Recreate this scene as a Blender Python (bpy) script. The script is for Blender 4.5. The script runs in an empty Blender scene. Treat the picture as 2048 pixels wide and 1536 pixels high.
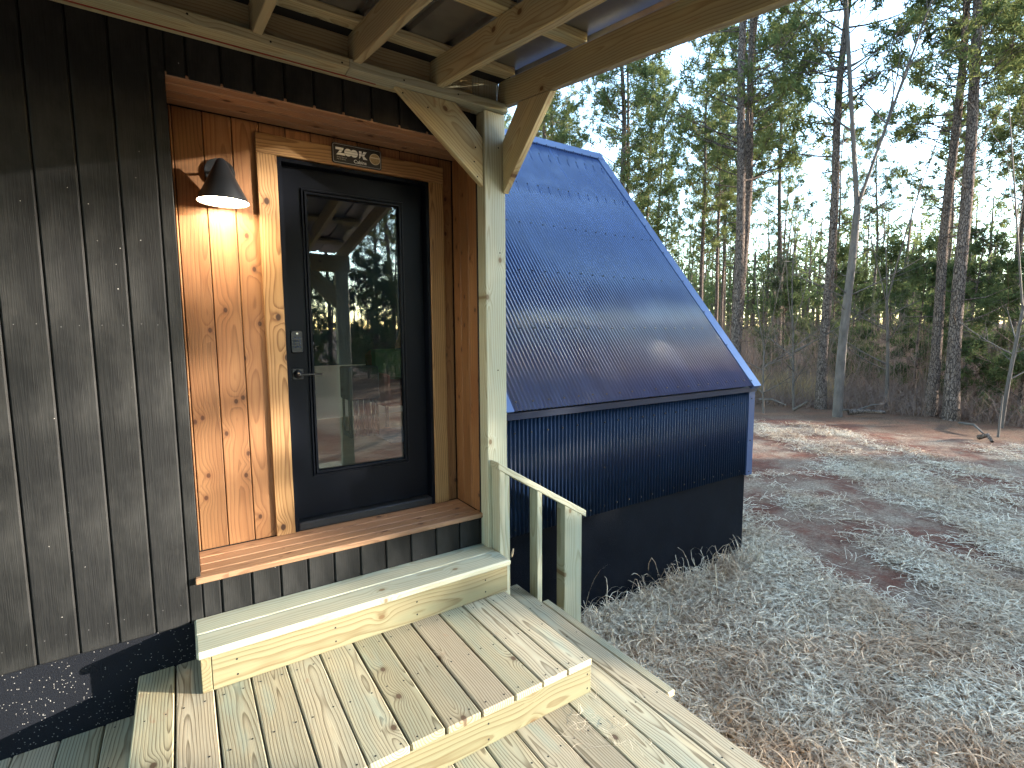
import bpy, bmesh, math, random
import numpy as np
from mathutils import Vector, Matrix
random.seed(7); rng = np.random.default_rng(11)
S = bpy.context.scene
COL = S.collection
R = math.radians

# ------------------------------------------------------------------ camera, sky, sun, exposure
def cam_axes(yaw, pitch, roll):
    y, p, r = R(yaw), R(pitch), R(roll)
    f = Vector((math.sin(-y)*math.cos(p), math.cos(y)*math.cos(p), math.sin(p)))
    rt = f.cross(Vector((0, 0, 1))).normalized(); up = rt.cross(f)
    return f, rt*math.cos(r)+up*math.sin(r), up*math.cos(r)-rt*math.sin(r)
CP = Vector((-0.4853, -2.6851, 1.1213))
CF, CR, CU = cam_axes(-33.3643, -5.735, -0.3512)
cd = bpy.data.cameras.new('camera'); cam = bpy.data.objects.new('camera', cd); COL.objects.link(cam)
m = Matrix((CR, CU, -CF)).transposed().to_4x4(); m.translation = CP; cam.matrix_world = m
cd.sensor_width = 36; cd.lens = 1004.18/2048*36; cd.clip_start = .02; cd.clip_end = 2000
S.camera = cam
SUN_EL = 9.2
SX, SY = .8, -.6                                   # towards the sun, in plan
w = bpy.data.worlds.new('World'); S.world = w; w.use_nodes = True
wn = w.node_tree; bg = wn.nodes['Background']
sky = wn.nodes.new('ShaderNodeTexSky'); sky.sky_type = 'NISHITA'; sky.sun_disc = False
sky.sun_elevation = R(SUN_EL); sky.sun_rotation = math.atan2(SX, SY)
sky.air_density = 1.0; sky.dust_density = .25; sky.ozone_density = 1.5
wn.links.new(sky.outputs[0], bg.inputs[0]); bg.inputs[1].default_value = .15
sl = bpy.data.lights.new('sun', 'SUN'); sun = bpy.data.objects.new('sun', sl); COL.objects.link(sun)
sl.energy = 2.0; sl.angle = R(.55); sl.color = (1, .90, .76)
ce = math.cos(R(SUN_EL))
sun.rotation_euler = Vector((-SX*ce, -SY*ce, -math.sin(R(SUN_EL)))).to_track_quat('-Z', 'Y').to_euler()
sun.location = (20, -15, 20)
S.view_settings.view_transform = 'Standard'; S.view_settings.look = 'None'
S.view_settings.gamma = 1; S.view_settings.use_curve_mapping = False
S.view_settings.exposure = 3.65
S.cycles.max_bounces = 5; S.cycles.diffuse_bounces = 2; S.cycles.glossy_bounces = 3; S.cycles.transmission_bounces = 3; S.cycles.transparent_max_bounces = 12
S.cycles.caustics_reflective = False; S.cycles.caustics_refractive = False

# ------------------------------------------------------------------ node helpers
class NT:
    def __init__(s, name):
        s.m = bpy.data.materials.new(name); s.m.use_nodes = True; s.t = s.m.node_tree
        s.b = s.t.nodes['Principled BSDF']; s.out = s.t.nodes['Material Output']
    def n(s, typ, ins=None, **kw):
        nd = s.t.nodes.new(typ)
        for k, v in kw.items(): setattr(nd, k, v)
        for k, v in (ins or {}).items(): s.set(nd.inputs[k], v)
        return nd
    def set(s, sock, v):
        if isinstance(v, bpy.types.NodeSocket): s.t.links.new(v, sock)
        elif isinstance(v, bpy.types.Node): s.t.links.new(v.outputs[0], sock)
        else:
            if sock.type == 'RGBA' and len(v) == 3: v = (*v, 1)
            sock.default_value = v
    def math(s, op, a, b=None, c=None, clamp=False):
        nd = s.n('ShaderNodeMath', operation=op, use_clamp=clamp); s.set(nd.inputs[0], a)
        if b is not None: s.set(nd.inputs[1], b)
        if c is not None: s.set(nd.inputs[2], c)
        return nd.outputs[0]
    def vmath(s, op, a, b):
        nd = s.n('ShaderNodeVectorMath', operation=op); s.set(nd.inputs[0], a); s.set(nd.inputs[1], b); return nd.outputs[0]
    def mix(s, f, a, b, blend='MIX'):
        nd = s.n('ShaderNodeMix', data_type='RGBA', blend_type=blend)
        s.set(nd.inputs[0], f); s.set(nd.inputs[6], a); s.set(nd.inputs[7], b); return nd.outputs[2]
    def noise(s, vec, scale, detail=3, rough=.55, w=None):
        nd = s.n('ShaderNodeTexNoise', {'Scale': scale, 'Detail': detail, 'Roughness': rough})
        s.set(nd.inputs['Vector'], vec); return nd.outputs[0]
    def ramp(s, f, pts, interp='LINEAR'):
        nd = s.n('ShaderNodeValToRGB'); cr = nd.color_ramp; cr.interpolation = interp
        while len(cr.elements) < len(pts): cr.elements.new(.5)
        for e, (p, c) in zip(cr.elements, pts):
            e.position = p; e.color = (c, c, c, 1) if not isinstance(c, tuple) else (*c, 1)
        s.set(nd.inputs[0], f); return nd.outputs[0]
    def mr(s, v, a, b, c=0., d=1.):
        nd = s.n('ShaderNodeMapRange', {'From Min': a, 'From Max': b, 'To Min': c, 'To Max': d}); s.set(nd.inputs[0], v); return nd.outputs[0]
    def bump(s, h, strength, dist):
        nd = s.n('ShaderNodeBump', {'Strength': strength, 'Distance': dist}); s.set(nd.inputs['Height'], h); s.set(s.b.inputs['Normal'], nd.outputs[0])
    def obj(s): return s.n('ShaderNodeTexCoord').outputs['Object']
    def geo(s): return s.n('ShaderNodeNewGeometry').outputs['Position']
    def P(s, **kw):
        for k, v in kw.items(): s.set(s.b.inputs[k.replace('_', ' ')], v)
        return s.m

def wood(name, light, dark, tintA=None, tintB=None, freq=85, knots=.5, knotcol=(.05, .025, .012), rough=.6, spec=.35,
         contrast=1., bumps=.5, stain=None, specks=False, scalex=1., var=.25, knotsize=.075):
    """Flat-sawn timber: growth rings about a pith that wanders along the board's local X."""
    t = NT(name); o = t.obj(); sep = t.n('ShaderNodeSeparateXYZ', {0: o})
    x, y, z = sep.outputs[0], sep.outputs[1], sep.outputs[2]
    rnd = t.n('ShaderNodeObjectInfo').outputs['Random']
    s1 = t.math('MULTIPLY', rnd, 173.3); s2 = t.math('FRACT', t.math('MULTIPLY', rnd, 7919.0)); s3 = t.math('FRACT', t.math('MULTIPLY', rnd, 3571.0))
    def n1(k, off, scale=1.):
        v = t.n('ShaderNodeCombineXYZ', {0: t.math('MULTIPLY', x, k*scalex), 1: t.math('ADD', s1, off), 2: t.math('MULTIPLY', y, .6)})
        return t.math('SUBTRACT', t.noise(v, 1., 2, .5), .5)
    vk = t.n('ShaderNodeCombineXYZ', {0: t.math('MULTIPLY_ADD', x, 4.5, s1), 1: t.math('MULTIPLY_ADD', y, 6.5, s1)})
    vo = t.n('ShaderNodeTexVoronoi', {'Scale': 1., 'Randomness': 1.}, voronoi_dimensions='2D'); t.set(vo.inputs['Vector'], vk)
    ksel = t.math('LESS_THAN', t.n('ShaderNodeSeparateXYZ', {0: vo.outputs['Color']}).outputs[0], knots)
    kd = t.math('ADD', vo.outputs['Distance'], t.math('MULTIPLY', t.math('SUBTRACT', 1., ksel), 5.))
    kb = t.math('EXPONENT', t.math('MULTIPLY', t.math('POWER', t.math('DIVIDE', kd, .22), 2.), -1.))
    wy = t.math('ADD', t.math('ADD', y, t.math('MULTIPLY', n1(.9, 0.), .10)), t.math('MULTIPLY', t.math('SUBTRACT', s2, .5), .13))
    wz = t.math('ADD', t.math('ADD', z, t.math('MULTIPLY', n1(1.3, 40.), .11)), t.math('ADD', .012, t.math('MULTIPLY', s3, .045)))
    r = t.math('SQRT', t.math('ADD', t.math('MULTIPLY', wy, wy), t.math('MULTIPLY', wz, wz)))
    vf = t.n('ShaderNodeCombineXYZ', {0: t.math('MULTIPLY', x, 3.), 1: t.math('MULTIPLY', y, 30.), 2: t.math('ADD', z, s1)})
    fine = t.math('SUBTRACT', t.noise(vf, 1., 3, .6), .5)
    r = t.math('ADD', r, t.math('MULTIPLY', fine, .006)); r = t.math('ADD', r, t.math('MULTIPLY', kb, .028))
    ring = t.math('FRACT', t.math('MULTIPLY', r, freq))
    band = t.ramp(ring, [(0, 0.), (.55, .22), (.86, 1.), (.93, .9), (1., 0.)])
    vg = t.n('ShaderNodeCombineXYZ', {0: t.math('MULTIPLY', x, 6.), 1: t.math('MULTIPLY', y, 260.), 2: t.math('MULTIPLY', z, 260.)})
    fib = t.noise(vg, 1., 2, .6)
    f = t.math('MULTIPLY', band, t.math('MULTIPLY_ADD', fib, .8, .35))
    low = t.noise(t.n('ShaderNodeCombineXYZ', {0: t.math('MULTIPLY', x, 1.6), 1: t.math('MULTIPLY', y, 9.), 2: s1}), 1., 3, .6)
    base = light
    if tintA: base = t.mix(t.mr(low, .35, .65), tintA, light)
    if tintB: base = t.mix(t.math('MULTIPLY', s2, .85), base, tintB)
    c = t.mix(t.math('MULTIPLY', f, contrast, clamp=True), base, dark)
    c = t.mix(1., c, t.n('ShaderNodeCombineColor', {0: t.mr(s3, 0, 1, 1-var, 1.08), 1: t.mr(s3, 0, 1, 1-var, 1.06), 2: t.mr(s3, 0, 1, 1-var*1.1, 1.05)}).outputs[0], 'MULTIPLY')
    c = t.mix(t.math('MULTIPLY', t.mr(fib, .35, .65), .25), c, t.mix(1., c, (.72, .70, .66), 'MULTIPLY'))
    if stain:                                       # treatment stains and mud scuffs with their own shapes
        sn = t.noise(t.vmath('ADD', t.vmath('MULTIPLY', o, (2.2, 9., 9.)), t.n('ShaderNodeCombineXYZ', {0: s1, 1: s1, 2: 0.}).outputs[0]), 1., 3, .5)
        c = t.mix(t.mr(sn, .62, .76, 0, .38), c, stain)
        sn2 = t.noise(t.vmath('ADD', t.vmath('MULTIPLY', o, (7., 14., 9.)), t.n('ShaderNodeCombineXYZ', {0: s1, 1: 9., 2: s1}).outputs[0]), 1., 4, .6)
        c = t.mix(t.mr(sn2, .66, .76, 0, .5), c, (.30, .14, .07))
    kmask = t.mr(kd, knotsize*.75, knotsize*1.15, 1., 0.)
    kring = t.mr(kd, knotsize*1.1, knotsize*2.4, .45, 0.)
    c = t.mix(kring, c, dark); c = t.mix(kmask, c, knotcol)
    rg = rough
    if specks:
        v2 = t.n('ShaderNodeTexVoronoi', {'Scale': 55., 'Randomness': 1.}); t.set(v2.inputs['Vector'], t.vmath('ADD', o, t.n('ShaderNodeCombineXYZ', {0: s1, 1: s1}).outputs[0]))
        sel = t.math('MULTIPLY', t.math('LESS_THAN', v2.outputs['Distance'], .09), t.math('GREATER_THAN', t.n('ShaderNodeSeparateXYZ', {0: v2.outputs['Color']}).outputs[1], .975))
        c = t.mix(sel, c, (.55, .53, .5))
        scuff = t.noise(t.vmath('MULTIPLY', o, (2.5, 5., 5.)), 1., 5, .65)
        c = t.mix(t.mr(scuff, .45, .75, 0., .7), c, (.030, .030, .029))
        rg = t.mr(fib, .3, .7, rough-.08, rough+.1)
    t.P(Base_Color=c, Roughness=rg); t.b.inputs['Specular IOR Level'].default_value = spec
    t.bump(fib, bumps, .0014)
    return t.m
M = {}
M['pt'] = wood('treated_pine', (.50, .43, .235), (.215, .155, .075), (.36, .37, .25), (.45, .40, .27), freq=82, knots=.28, knotcol=(.11, .065, .03), stain=(.22, .33, .27), contrast=.85, var=.22)
M['ptdeck'] = wood('treated_deck_pine', (.50, .43, .27), (.135, .10, .055), (.36, .38, .275), (.46, .37, .26), freq=92, knots=.17, knotcol=(.09, .055, .03), stain=(.22, .33, .28), contrast=1.1, var=.32, rough=.72)
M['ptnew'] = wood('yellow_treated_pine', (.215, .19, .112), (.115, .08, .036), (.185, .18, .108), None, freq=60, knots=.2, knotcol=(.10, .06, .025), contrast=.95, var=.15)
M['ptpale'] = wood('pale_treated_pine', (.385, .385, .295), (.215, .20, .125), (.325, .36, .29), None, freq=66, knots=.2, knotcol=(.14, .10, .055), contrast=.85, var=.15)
M['cedar'] = wood('stained_cedar', (.255, .135, .062), (.095, .036, .013), (.19, .086, .036), (.23, .11, .046), freq=62, knots=.8, knotcol=(.045, .016, .006), contrast=.7, var=.3, rough=.5, knotsize=.06)
M['casing'] = wood('clear_coated_pine', (.34, .205, .092), (.125, .055, .018), (.30, .17, .072), None, freq=75, knots=.33, knotcol=(.035, .014, .006), contrast=1.1, var=.12, rough=.5, knotsize=.085)
M['sill'] = wood('cedar_ledge', (.34, .20, .115), (.13, .06, .03), (.27, .16, .10), None, freq=80, knots=.5, knotcol=(.05, .02, .01), contrast=.8, var=.25, rough=.55)
M['black'] = wood('black_stained_siding', (.0085, .0090, .0098), (.0042, .0045, .005), None, None, freq=130, knots=.2, knotcol=(.010, .010, .010), contrast=.9, rough=.6, spec=.22, bumps=.8, specks=True, var=.5)

def simple(name, col, rough=.5, metal=0., spec=.5, bump=None, var=None):
    t = NT(name); c = col
    if var:
        c = t.mix(t.mr(t.noise(t.obj(), var[0], 4, .6), .3, .7), col, var[1])
    t.P(Base_Color=c, Roughness=rough, Metallic=metal); t.b.inputs['Specular IOR Level'].default_value = spec
    if bump: t.bump(t.noise(t.obj(), bump[0], 4, .6), bump[1], bump[2])
    return t.m
M['metal'] = simple('sky_tinted_charcoal_metal', (.020, .040, .115), .12, 0., .8, None, (3., (.026, .05, .135)))  # dark metal with the sky's reflected blue put into its base colour
t = NT('sky_tinted_roof_metal'); o = t.geo(); rn = t.n('ShaderNodeObjectInfo').outputs['Random']  # blue of the reflected sky is partly painted into the dark panels' colour
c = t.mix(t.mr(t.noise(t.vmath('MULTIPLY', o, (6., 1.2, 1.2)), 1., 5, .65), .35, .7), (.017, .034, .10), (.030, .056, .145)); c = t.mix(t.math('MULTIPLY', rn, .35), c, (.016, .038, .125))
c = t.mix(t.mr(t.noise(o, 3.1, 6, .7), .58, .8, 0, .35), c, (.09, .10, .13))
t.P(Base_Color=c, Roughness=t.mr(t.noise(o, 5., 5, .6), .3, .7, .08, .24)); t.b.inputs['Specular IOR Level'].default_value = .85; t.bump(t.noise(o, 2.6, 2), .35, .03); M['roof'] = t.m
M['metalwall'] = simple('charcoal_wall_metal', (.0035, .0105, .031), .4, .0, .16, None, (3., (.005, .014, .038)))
M['trim'] = simple('charcoal_trim_metal', (.045, .075, .17), .34, .2, .6)
M['door'] = simple('blue_black_door_paint', (.0009, .0019, .0048), .42, 0, .13, (60., .05, .001), (4., (.0013, .0026, .0062)))
M['hard'] = simple('matt_black_hardware', (.010, .012, .016), .4, 0, .5)
M['screw'] = simple('dark_screw_heads', (.03, .028, .026), .5, .5)
M['galv'] = simple('galvanised_sheet', (.34, .35, .36), .34, .85, .5, (40., .06, .001), (9., (.26, .27, .29)))
M['red'] = simple('red_chalk_line', (.20, .018, .014), .8)
M['white'] = simple('white_print', (.7, .7, .68), .5)
M['gold'] = simple('gold_seal', (.42, .33, .18), .45, .3, .5, None, (180., (.22, .15, .07)))
M['sign'] = simple('black_sign_face', (.008, .008, .009), .35)
M['grey'] = simple('grey_sign_border', (.30, .29, .28), .5)
M['nail'] = simple('galvanised_nail_heads', (.10, .10, .10), .5)
M['foam'] = simple('black_foam_closure', (.006, .006, .006), .9)
# rough black foundation coating, with sun glints painted as pale specks
t = NT('sunlit_black_coating'); o = t.geo()
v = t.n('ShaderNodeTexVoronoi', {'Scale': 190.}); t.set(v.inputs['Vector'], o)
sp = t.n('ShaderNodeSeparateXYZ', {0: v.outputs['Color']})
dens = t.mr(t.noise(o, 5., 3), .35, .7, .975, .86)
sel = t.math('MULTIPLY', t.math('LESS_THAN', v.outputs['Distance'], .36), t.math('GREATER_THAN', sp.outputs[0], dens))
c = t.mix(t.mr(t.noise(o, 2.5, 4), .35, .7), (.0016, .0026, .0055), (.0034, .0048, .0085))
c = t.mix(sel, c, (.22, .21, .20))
t.P(Base_Color=c, Roughness=.8); t.b.inputs['Specular IOR Level'].default_value = .2; t.bump(t.noise(o, 160., 3, .7), .7, .004); M['sunlit_coat'] = t.m
t = NT('shaded_black_coating'); o = t.geo()  # same coating for the shaded wing, left without the painted glints
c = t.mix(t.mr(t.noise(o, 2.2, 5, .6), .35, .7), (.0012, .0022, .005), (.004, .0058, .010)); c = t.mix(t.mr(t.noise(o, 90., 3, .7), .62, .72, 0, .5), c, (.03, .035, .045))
t.P(Base_Color=c, Roughness=.8); t.b.inputs['Specular IOR Level'].default_value = .07; t.bump(t.noise(o, 140., 3, .7), .7, .004); M['shaded_coat'] = t.m
# thin insulated door glass
t = NT('door_glass'); tr = t.n('ShaderNodeBsdfTransparent', {'Color': (.93, .95, .94)}); gl = t.n('ShaderNodeBsdfGlossy', {'Color': (.95, .97, .97), 'Roughness': 0.})
fr = t.n('ShaderNodeFresnel', {'IOR': 1.9}); mx = t.n('ShaderNodeMixShader', {0: fr.outputs[0], 1: tr.outputs[0], 2: gl.outputs[0]})
t.t.links.new(mx.outputs[0], t.out.inputs[0]); M['glass'] = t.m

# ------------------------------------------------------------------ object helpers
WM = {}
def link(o, parent, Mx):
    COL.objects.link(o); WM[o] = Mx
    if parent is not None:
        o.parent = parent; o.matrix_basis = WM[parent].inverted() @ Mx
    else: o.matrix_basis = Mx
    return o
def tag(o, label=None, cat=None, group=None, kind=None):
    for k, v in (('label', label), ('category', cat), ('group', group), ('kind', kind)):
        if v: o[k] = v
    return o
def thing(name, loc, label, cat, group=None):
    o = bpy.data.objects.new(name, None); o.empty_display_size = .1
    link(o, None, Matrix.Translation(loc)); return tag(o, label, cat, group)
def mesh_obj(name, verts, faces, mat, parent=None, Mx=None, smooth=False):
    me = bpy.data.meshes.new(name); me.from_pydata([tuple(v) for v in verts], [], faces); me.update()
    me.materials.append(mat)
    if smooth: me.polygons.foreach_set('use_smooth', [True]*len(me.polygons))
    return link(bpy.data.objects.new(name, me), parent, Mx or Matrix())
_box = {}
def box_mesh(l, w_, t_, mat, bev):
    k = (round(l, 4), round(w_, 4), round(t_, 4), mat.name, bev)
    if k not in _box:
        bm = bmesh.new(); bmesh.ops.create_cube(bm, size=1); bmesh.ops.scale(bm, vec=(l, w_, t_), verts=bm.verts)
        if bev: bmesh.ops.bevel(bm, geom=list(bm.edges), offset=min(bev, t_*.3, w_*.3, l*.3), segments=1, affect='EDGES', profile=.5)
        me = bpy.data.meshes.new('board'); bm.to_mesh(me); bm.free(); me.materials.append(mat); _box[k] = me
    return _box[k]
AX = {'x': Vector((1, 0, 0)), 'y': Vector((0, 1, 0)), 'z': Vector((0, 0, 1))}
def frame(L, W):
    L = L.normalized(); W = (W - L*W.dot(L)).normalized(); T = L.cross(W)
    return Matrix((L, W, T)).transposed().to_4x4()
def board(name, parent, x0, x1, y0, y1, z0, z1, mat, L='x', W=None, bev=.0025):
    """a timber given by its world extents; L is the grain axis, W the wide axis"""
    ext = {'x': x1-x0, 'y': y1-y0, 'z': z1-z0}
    if W is None: W = max((a for a in 'xyz' if a != L), key=lambda a: ext[a])
    T = [a for a in 'xyz' if a not in (L, W)][0]
    Mx = frame(AX[L], AX[W]); Mx.translation = ((x0+x1)/2, (y0+y1)/2, (z0+z1)/2)
    return link(bpy.data.objects.new(name, box_mesh(ext[L], ext[W], ext[T], mat, bev)), parent, Mx)
def prism(name, parent, pts, a, b, plane, mat, Ldir=None):
    """polygon in plane 'xz' (extruded a..b along y) or 'yz' (extruded along x), grain along Ldir"""
    P3 = [Vector((p[0], a, p[1])) if plane == 'xz' else Vector((a, p[0], p[1])) for p in pts]
    ex = Vector((0, b-a, 0)) if plane == 'xz' else Vector((b-a, 0, 0))
    Ld = Vector((Ldir[0], 0, Ldir[1])) if plane == 'xz' else Vector((0, Ldir[0], Ldir[1]))
    Wd = Vector((-Ldir[1], 0, Ldir[0])) if plane == 'xz' else Vector((0, -Ldir[1], Ldir[0]))
    Mx = frame(Ld, Wd); Mx.translation = sum(P3, Vector())/len(P3)+ex/2
    inv = Mx.inverted(); n = len(P3)
    bm = bmesh.new(); vs = [bm.verts.new(inv @ p) for p in P3] + [bm.verts.new(inv @ (p+ex)) for p in P3]
    bm.faces.new(vs[:n]); bm.faces.new(vs[n:][::-1])
    for i in range(n): bm.faces.new((vs[i], vs[n+i], vs[n+(i+1) % n], vs[(i+1) % n]))
    bmesh.ops.recalc_face_normals(bm, faces=bm.faces)
    bmesh.ops.bevel(bm, geom=list(bm.edges), offset=.003, segments=1, affect='EDGES')
    me = bpy.data.meshes.new(name); bm.to_mesh(me); bm.free(); me.materials.append(mat)
    return link(bpy.data.objects.new(name, me), parent, Mx)
def boxes(name, parent, lst, mat):
    """several plain blocks of one continuous part"""
    vs, fs = [], []
    for (x0, x1, y0, y1, z0, z1) in lst:
        k = len(vs)
        vs += [(x, y, z) for x in (x0, x1) for y in (y0, y1) for z in (z0, z1)]
        fs += [tuple(k+i for i in q) for q in ((0, 1, 3, 2), (4, 6, 7, 5), (0, 4, 5, 1), (2, 3, 7, 6), (0, 2, 6, 4), (1, 5, 7, 3))]
    return mesh_obj(name, vs, fs, mat, parent)
def studs(name, parent, pts, nrm, rad, h, mat, seg=6):
    """small screw heads, joined"""
    vs, fs = [], []
    n = Vector(nrm).normalized(); a = n.orthogonal().normalized(); b = n.cross(a)
    for p in pts:
        k = len(vs); p = Vector(p)
        for j in range(seg):
            d = a*math.cos(6.283*j/seg)+b*math.sin(6.283*j/seg); vs += [p+d*rad, p+d*rad*.8+n*h]
        for j in range(seg):
            q = (j+1) % seg; fs.append((k+2*j, k+2*q, k+2*q+1, k+2*j+1))
        fs.append(tuple(k+2*j+1 for j in range(seg)))
    o = mesh_obj(name, vs, fs, mat, parent); o['kind'] = 'stuff'; return o
def lathe(prof, seg=40, close=False):
    vs, fs = [], []
    for (r, z) in prof:
        for j in range(seg): vs.append((r*math.cos(6.28318*j/seg), r*math.sin(6.28318*j/seg), z))
    for i in range(len(prof)-1):
        for j in range(seg): fs.append((i*seg+j, i*seg+(j+1) % seg, (i+1)*seg+(j+1) % seg, (i+1)*seg+j))
    return vs, fs
jit = lambda a: random.uniform(-a, a)

# ------------------------------------------------------------------ ground
GZ = -1.03
CLR = 11.9                                           # radius of the clearing about (1,-2)
def hnoise(x, y):
    return (np.sin(x*1.7+.3*y)*np.cos(y*1.3-.5*x)*.5+np.sin(x*3.9+1.2)*np.sin(y*4.3+.7)*.25+np.sin(x*.6-y*.45+2)*.6)
def gz(x, y):
    x = np.asarray(x, float); y = np.asarray(y, float)
    r = np.hypot(x-1, y+2); far = np.clip((r-24)/60, 0, 1)
    near = np.clip((np.hypot(np.maximum(np.abs(x-1)-3.2, 0), np.maximum(np.abs(y-.5)-1.8, 0)))/2., 0, 1)
    return GZ+hnoise(x, y)*(.02+.03*near)+.10*np.clip((r-CLR)/2, 0, 1)*(.5+.5*np.sin(x*1.1)*np.cos(y*.9))+far*3.
g1 = np.concatenate([-np.geomspace(220, 16, 26), np.arange(-15.5, 25.5, .25), np.geomspace(26, 220, 26)])
g2 = np.concatenate([-np.geomspace(220, 18, 26), np.arange(-17.5, 20.5, .25), np.geomspace(21, 220, 26)])
XX, YY = np.meshgrid(g1, g2, indexing='ij'); ZZ = gz(XX, YY)
vs = np.stack([XX, YY, ZZ], -1).reshape(-1, 3); nx, ny = XX.shape
ii = (np.arange(nx-1)[:, None]*ny+np.arange(ny-1)).reshape(-1)
fs = np.stack([ii, ii+ny, ii+ny+1, ii+1], -1)
def np_mesh(name, verts, faces, mat, parent=None, Mx=None, smooth=False):
    verts = np.asarray(verts, np.float32); faces = np.asarray(faces, np.int32); k = faces.shape[1]
    me = bpy.data.meshes.new(name); me.vertices.add(len(verts)); me.vertices.foreach_set('co', verts.ravel())
    me.loops.add(faces.size); me.loops.foreach_set('vertex_index', faces.ravel())
    me.polygons.add(len(faces)); me.polygons.foreach_set('loop_start', np.arange(0, faces.size, k, dtype=np.int32))
    me.polygons.foreach_set('loop_total', np.full(len(faces), k, np.int32))
    if smooth: me.polygons.foreach_set('use_smooth', np.ones(len(faces), bool))
    me.update(calc_edges=True); me.validate(); me.materials.append(mat)
    return link(bpy.data.objects.new(name, me), parent, Mx or Matrix())
t = NT('straw_over_red_clay'); p = t.geo(); sep = t.n('ShaderNodeSeparateXYZ', {0: p})
dx = t.math('SUBTRACT', sep.outputs[0], 1.); dy = t.math('ADD', sep.outputs[1], 2.)
rr = t.math('SQRT', t.math('ADD', t.math('MULTIPLY', dx, dx), t.math('MULTIPLY', dy, dy)))
rr = t.math('ADD', rr, t.math('MULTIPLY', t.math('SUBTRACT', t.noise(p, .55, 4), .5), 3.5))
forest = t.mr(rr, 11.3, 12.6)
clay = t.mix(t.mr(t.noise(p, 9., 5, .65), .35, .65), (.20, .075, .045), (.115, .045, .03))
st1 = t.noise(t.vmath('MULTIPLY', p, (26., 55., 30.)), 1., 5, .7); st2 = t.noise(t.vmath('MULTIPLY', p, (70., 24., 30.)), 1., 5, .7)
straw = t.mix(t.mr(t.math('MAXIMUM', st1, st2), .45, .68), (.16, .10, .065), (.50, .37, .26))
cov = t.noise(p, .9, 6, .72)
c = t.mix(t.mr(cov, .42, .60), clay, straw)
streak = t.noise(t.vmath('MULTIPLY', p, (1.1, 4.5, 1.)), 1., 5, .7)
c = t.mix(t.mr(streak, .56, .74, 0, .6), c, (.13, .065, .045))
lit = t.noise(p, 30., 5, .75); lit2 = t.noise(p, 2.2, 4, .6)
litter = t.mix(t.mr(lit, .35, .68), (.06, .036, .024), (.22, .125, .075)); litter = t.mix(t.mr(lit2, .45, .7), litter, (.16, .075, .045))
c = t.mix(forest, c, litter)
t.P(Base_Color=c, Roughness=.95); t.b.inputs['Specular IOR Level'].default_value = .15
t.bump(t.math('ADD', t.math('MAXIMUM', st1, st2), t.math('MULTIPLY', t.noise(p, 6., 5, .7), 1.4)), .9, .03)
M['ground'] = t.m
tag(np_mesh('ground', vs, fs, M['ground'], smooth=True), kind='structure')

# ------------------------------------------------------------------ the cabin
cab = thing('cabin', (1.2, 2.1, GZ), 'black cabin with a steep corrugated metal roof and a recessed cedar doorway', 'cabin')
XA, XB, ZT, YB = -.47, 1.036, 2.222, .319            # alcove opening left, right, top, depth
WL, WR = -2.35, 1.2                                  # entrance bay left and right ends
# structural walls behind the cladding
boxes('wall_core', cab, [(WL, XA-.022, .021, .33, -.22, 2.9), (XA-.022, XB+.022, .021, .33, ZT+.022, 2.9), (XA-.022, XB+.022, .021, .33, -.22, -.032),
      (XB+.022, WR-.004, .021, .33, -.22, 2.9), (WL, -.02, .341, .42, -.22, 2.9), (.89, WR-.004, .341, .42, -.22, 2.9), (-.02, .89, .341, .42, 2.062, 2.9), (-.02, .89, .341, .42, -.22, -.01)], M['foam'])
# vertical black boards
edges = [-2.24-.1315*0, -2.10, -1.969, -1.8375, -1.706, -1.5745, -1.443, -1.3115, -1.180, -1.052, -.917, -.785, -.654, -.522]
edges = [WL]+edges
for a, b in zip(edges[:-1], edges[1:]):
    board('siding_board', cab, a+.0022, b-.0022, 0, .02, -.222, 2.75, M['black'], 'z', 'x', .0055)
board('siding_board', cab, -.5185, XA, 0, .02, -.222, 2.75, M['black'], 'z', 'x', .003)
e2 = [XA+.0035-.0035, -.391, -.26, -.129, .002, .135, .275, .42, .57, .73, .89, XB]
for a, b in zip(e2[:-1], e2[1:]):
    board('siding_board', cab, a+.003, b-.003, 0, .02, -.222, -.034, M['black'], 'z', 'x', .0055)
    board('siding_board', cab, a+.003, b-.003, 0, .02, ZT+.002, 2.75, M['black'], 'z', 'x', .0055)
board('siding_board', cab, XB+.001, WR, 0, .02, -.222, 2.75, M['black'], 'z', 'x', .003)
studs('siding_nails', cab, [(a+o_+jit(.008), -.0002, z+jit(.008)) for a in edges[5:-1] for o_ in (.03, .10) for z in (-.12, 1.165)], (0, -1, 0), .0019, .0006, M['nail'])
# alcove lining
eb = [XA+.002, -.456, -.330, -.204, -.078, .05, .178, .306, .434, .562, .69, .818, .946, XB-.002]
for a, b in zip(eb[:-1], eb[1:]):
    z0 = 2.064 if (a > -.09 and b < .95) else .002
    board('cedar_board', cab, a+.0018, b-.0018, YB+jit(.0015), YB+.02, z0, ZT-.002, M['cedar'], 'z', 'x', .003)
for a, b in zip((.002, .11, .215), (.11, .215, YB-.002)):
    board('cedar_board', cab, XB+jit(.001)+.001, XB+.02, a+.0018, b-.0018, .002, ZT-.002, M['cedar'], 'z', 'y', .003)
    board('cedar_board', cab, XA-.02, XA, a+.001, b-.001, .002, ZT-.002, M['cedar'], 'z', 'y', .003)
for a, b in zip((.001, .075, .158, .24), (.075, .158, .24, YB-.002)):
    board('ceiling_board', cab, XA-.018, XB+.018, a+.002, b-.002, ZT, ZT+.02, M['sill'], 'x', 'y', .004)
# projecting ledge
for a, b in zip((-.027, .052, .135, .222), (.052, .135, .222, YB-.003)):
    board('ledge_board', cab, XA-.022 if a < 0 else XA, XB+.008 if a < 0 else XB, a+.0018, b-.0018, -.03, 0+jit(.0008), M['sill'], 'x', 'y', .004)
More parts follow.
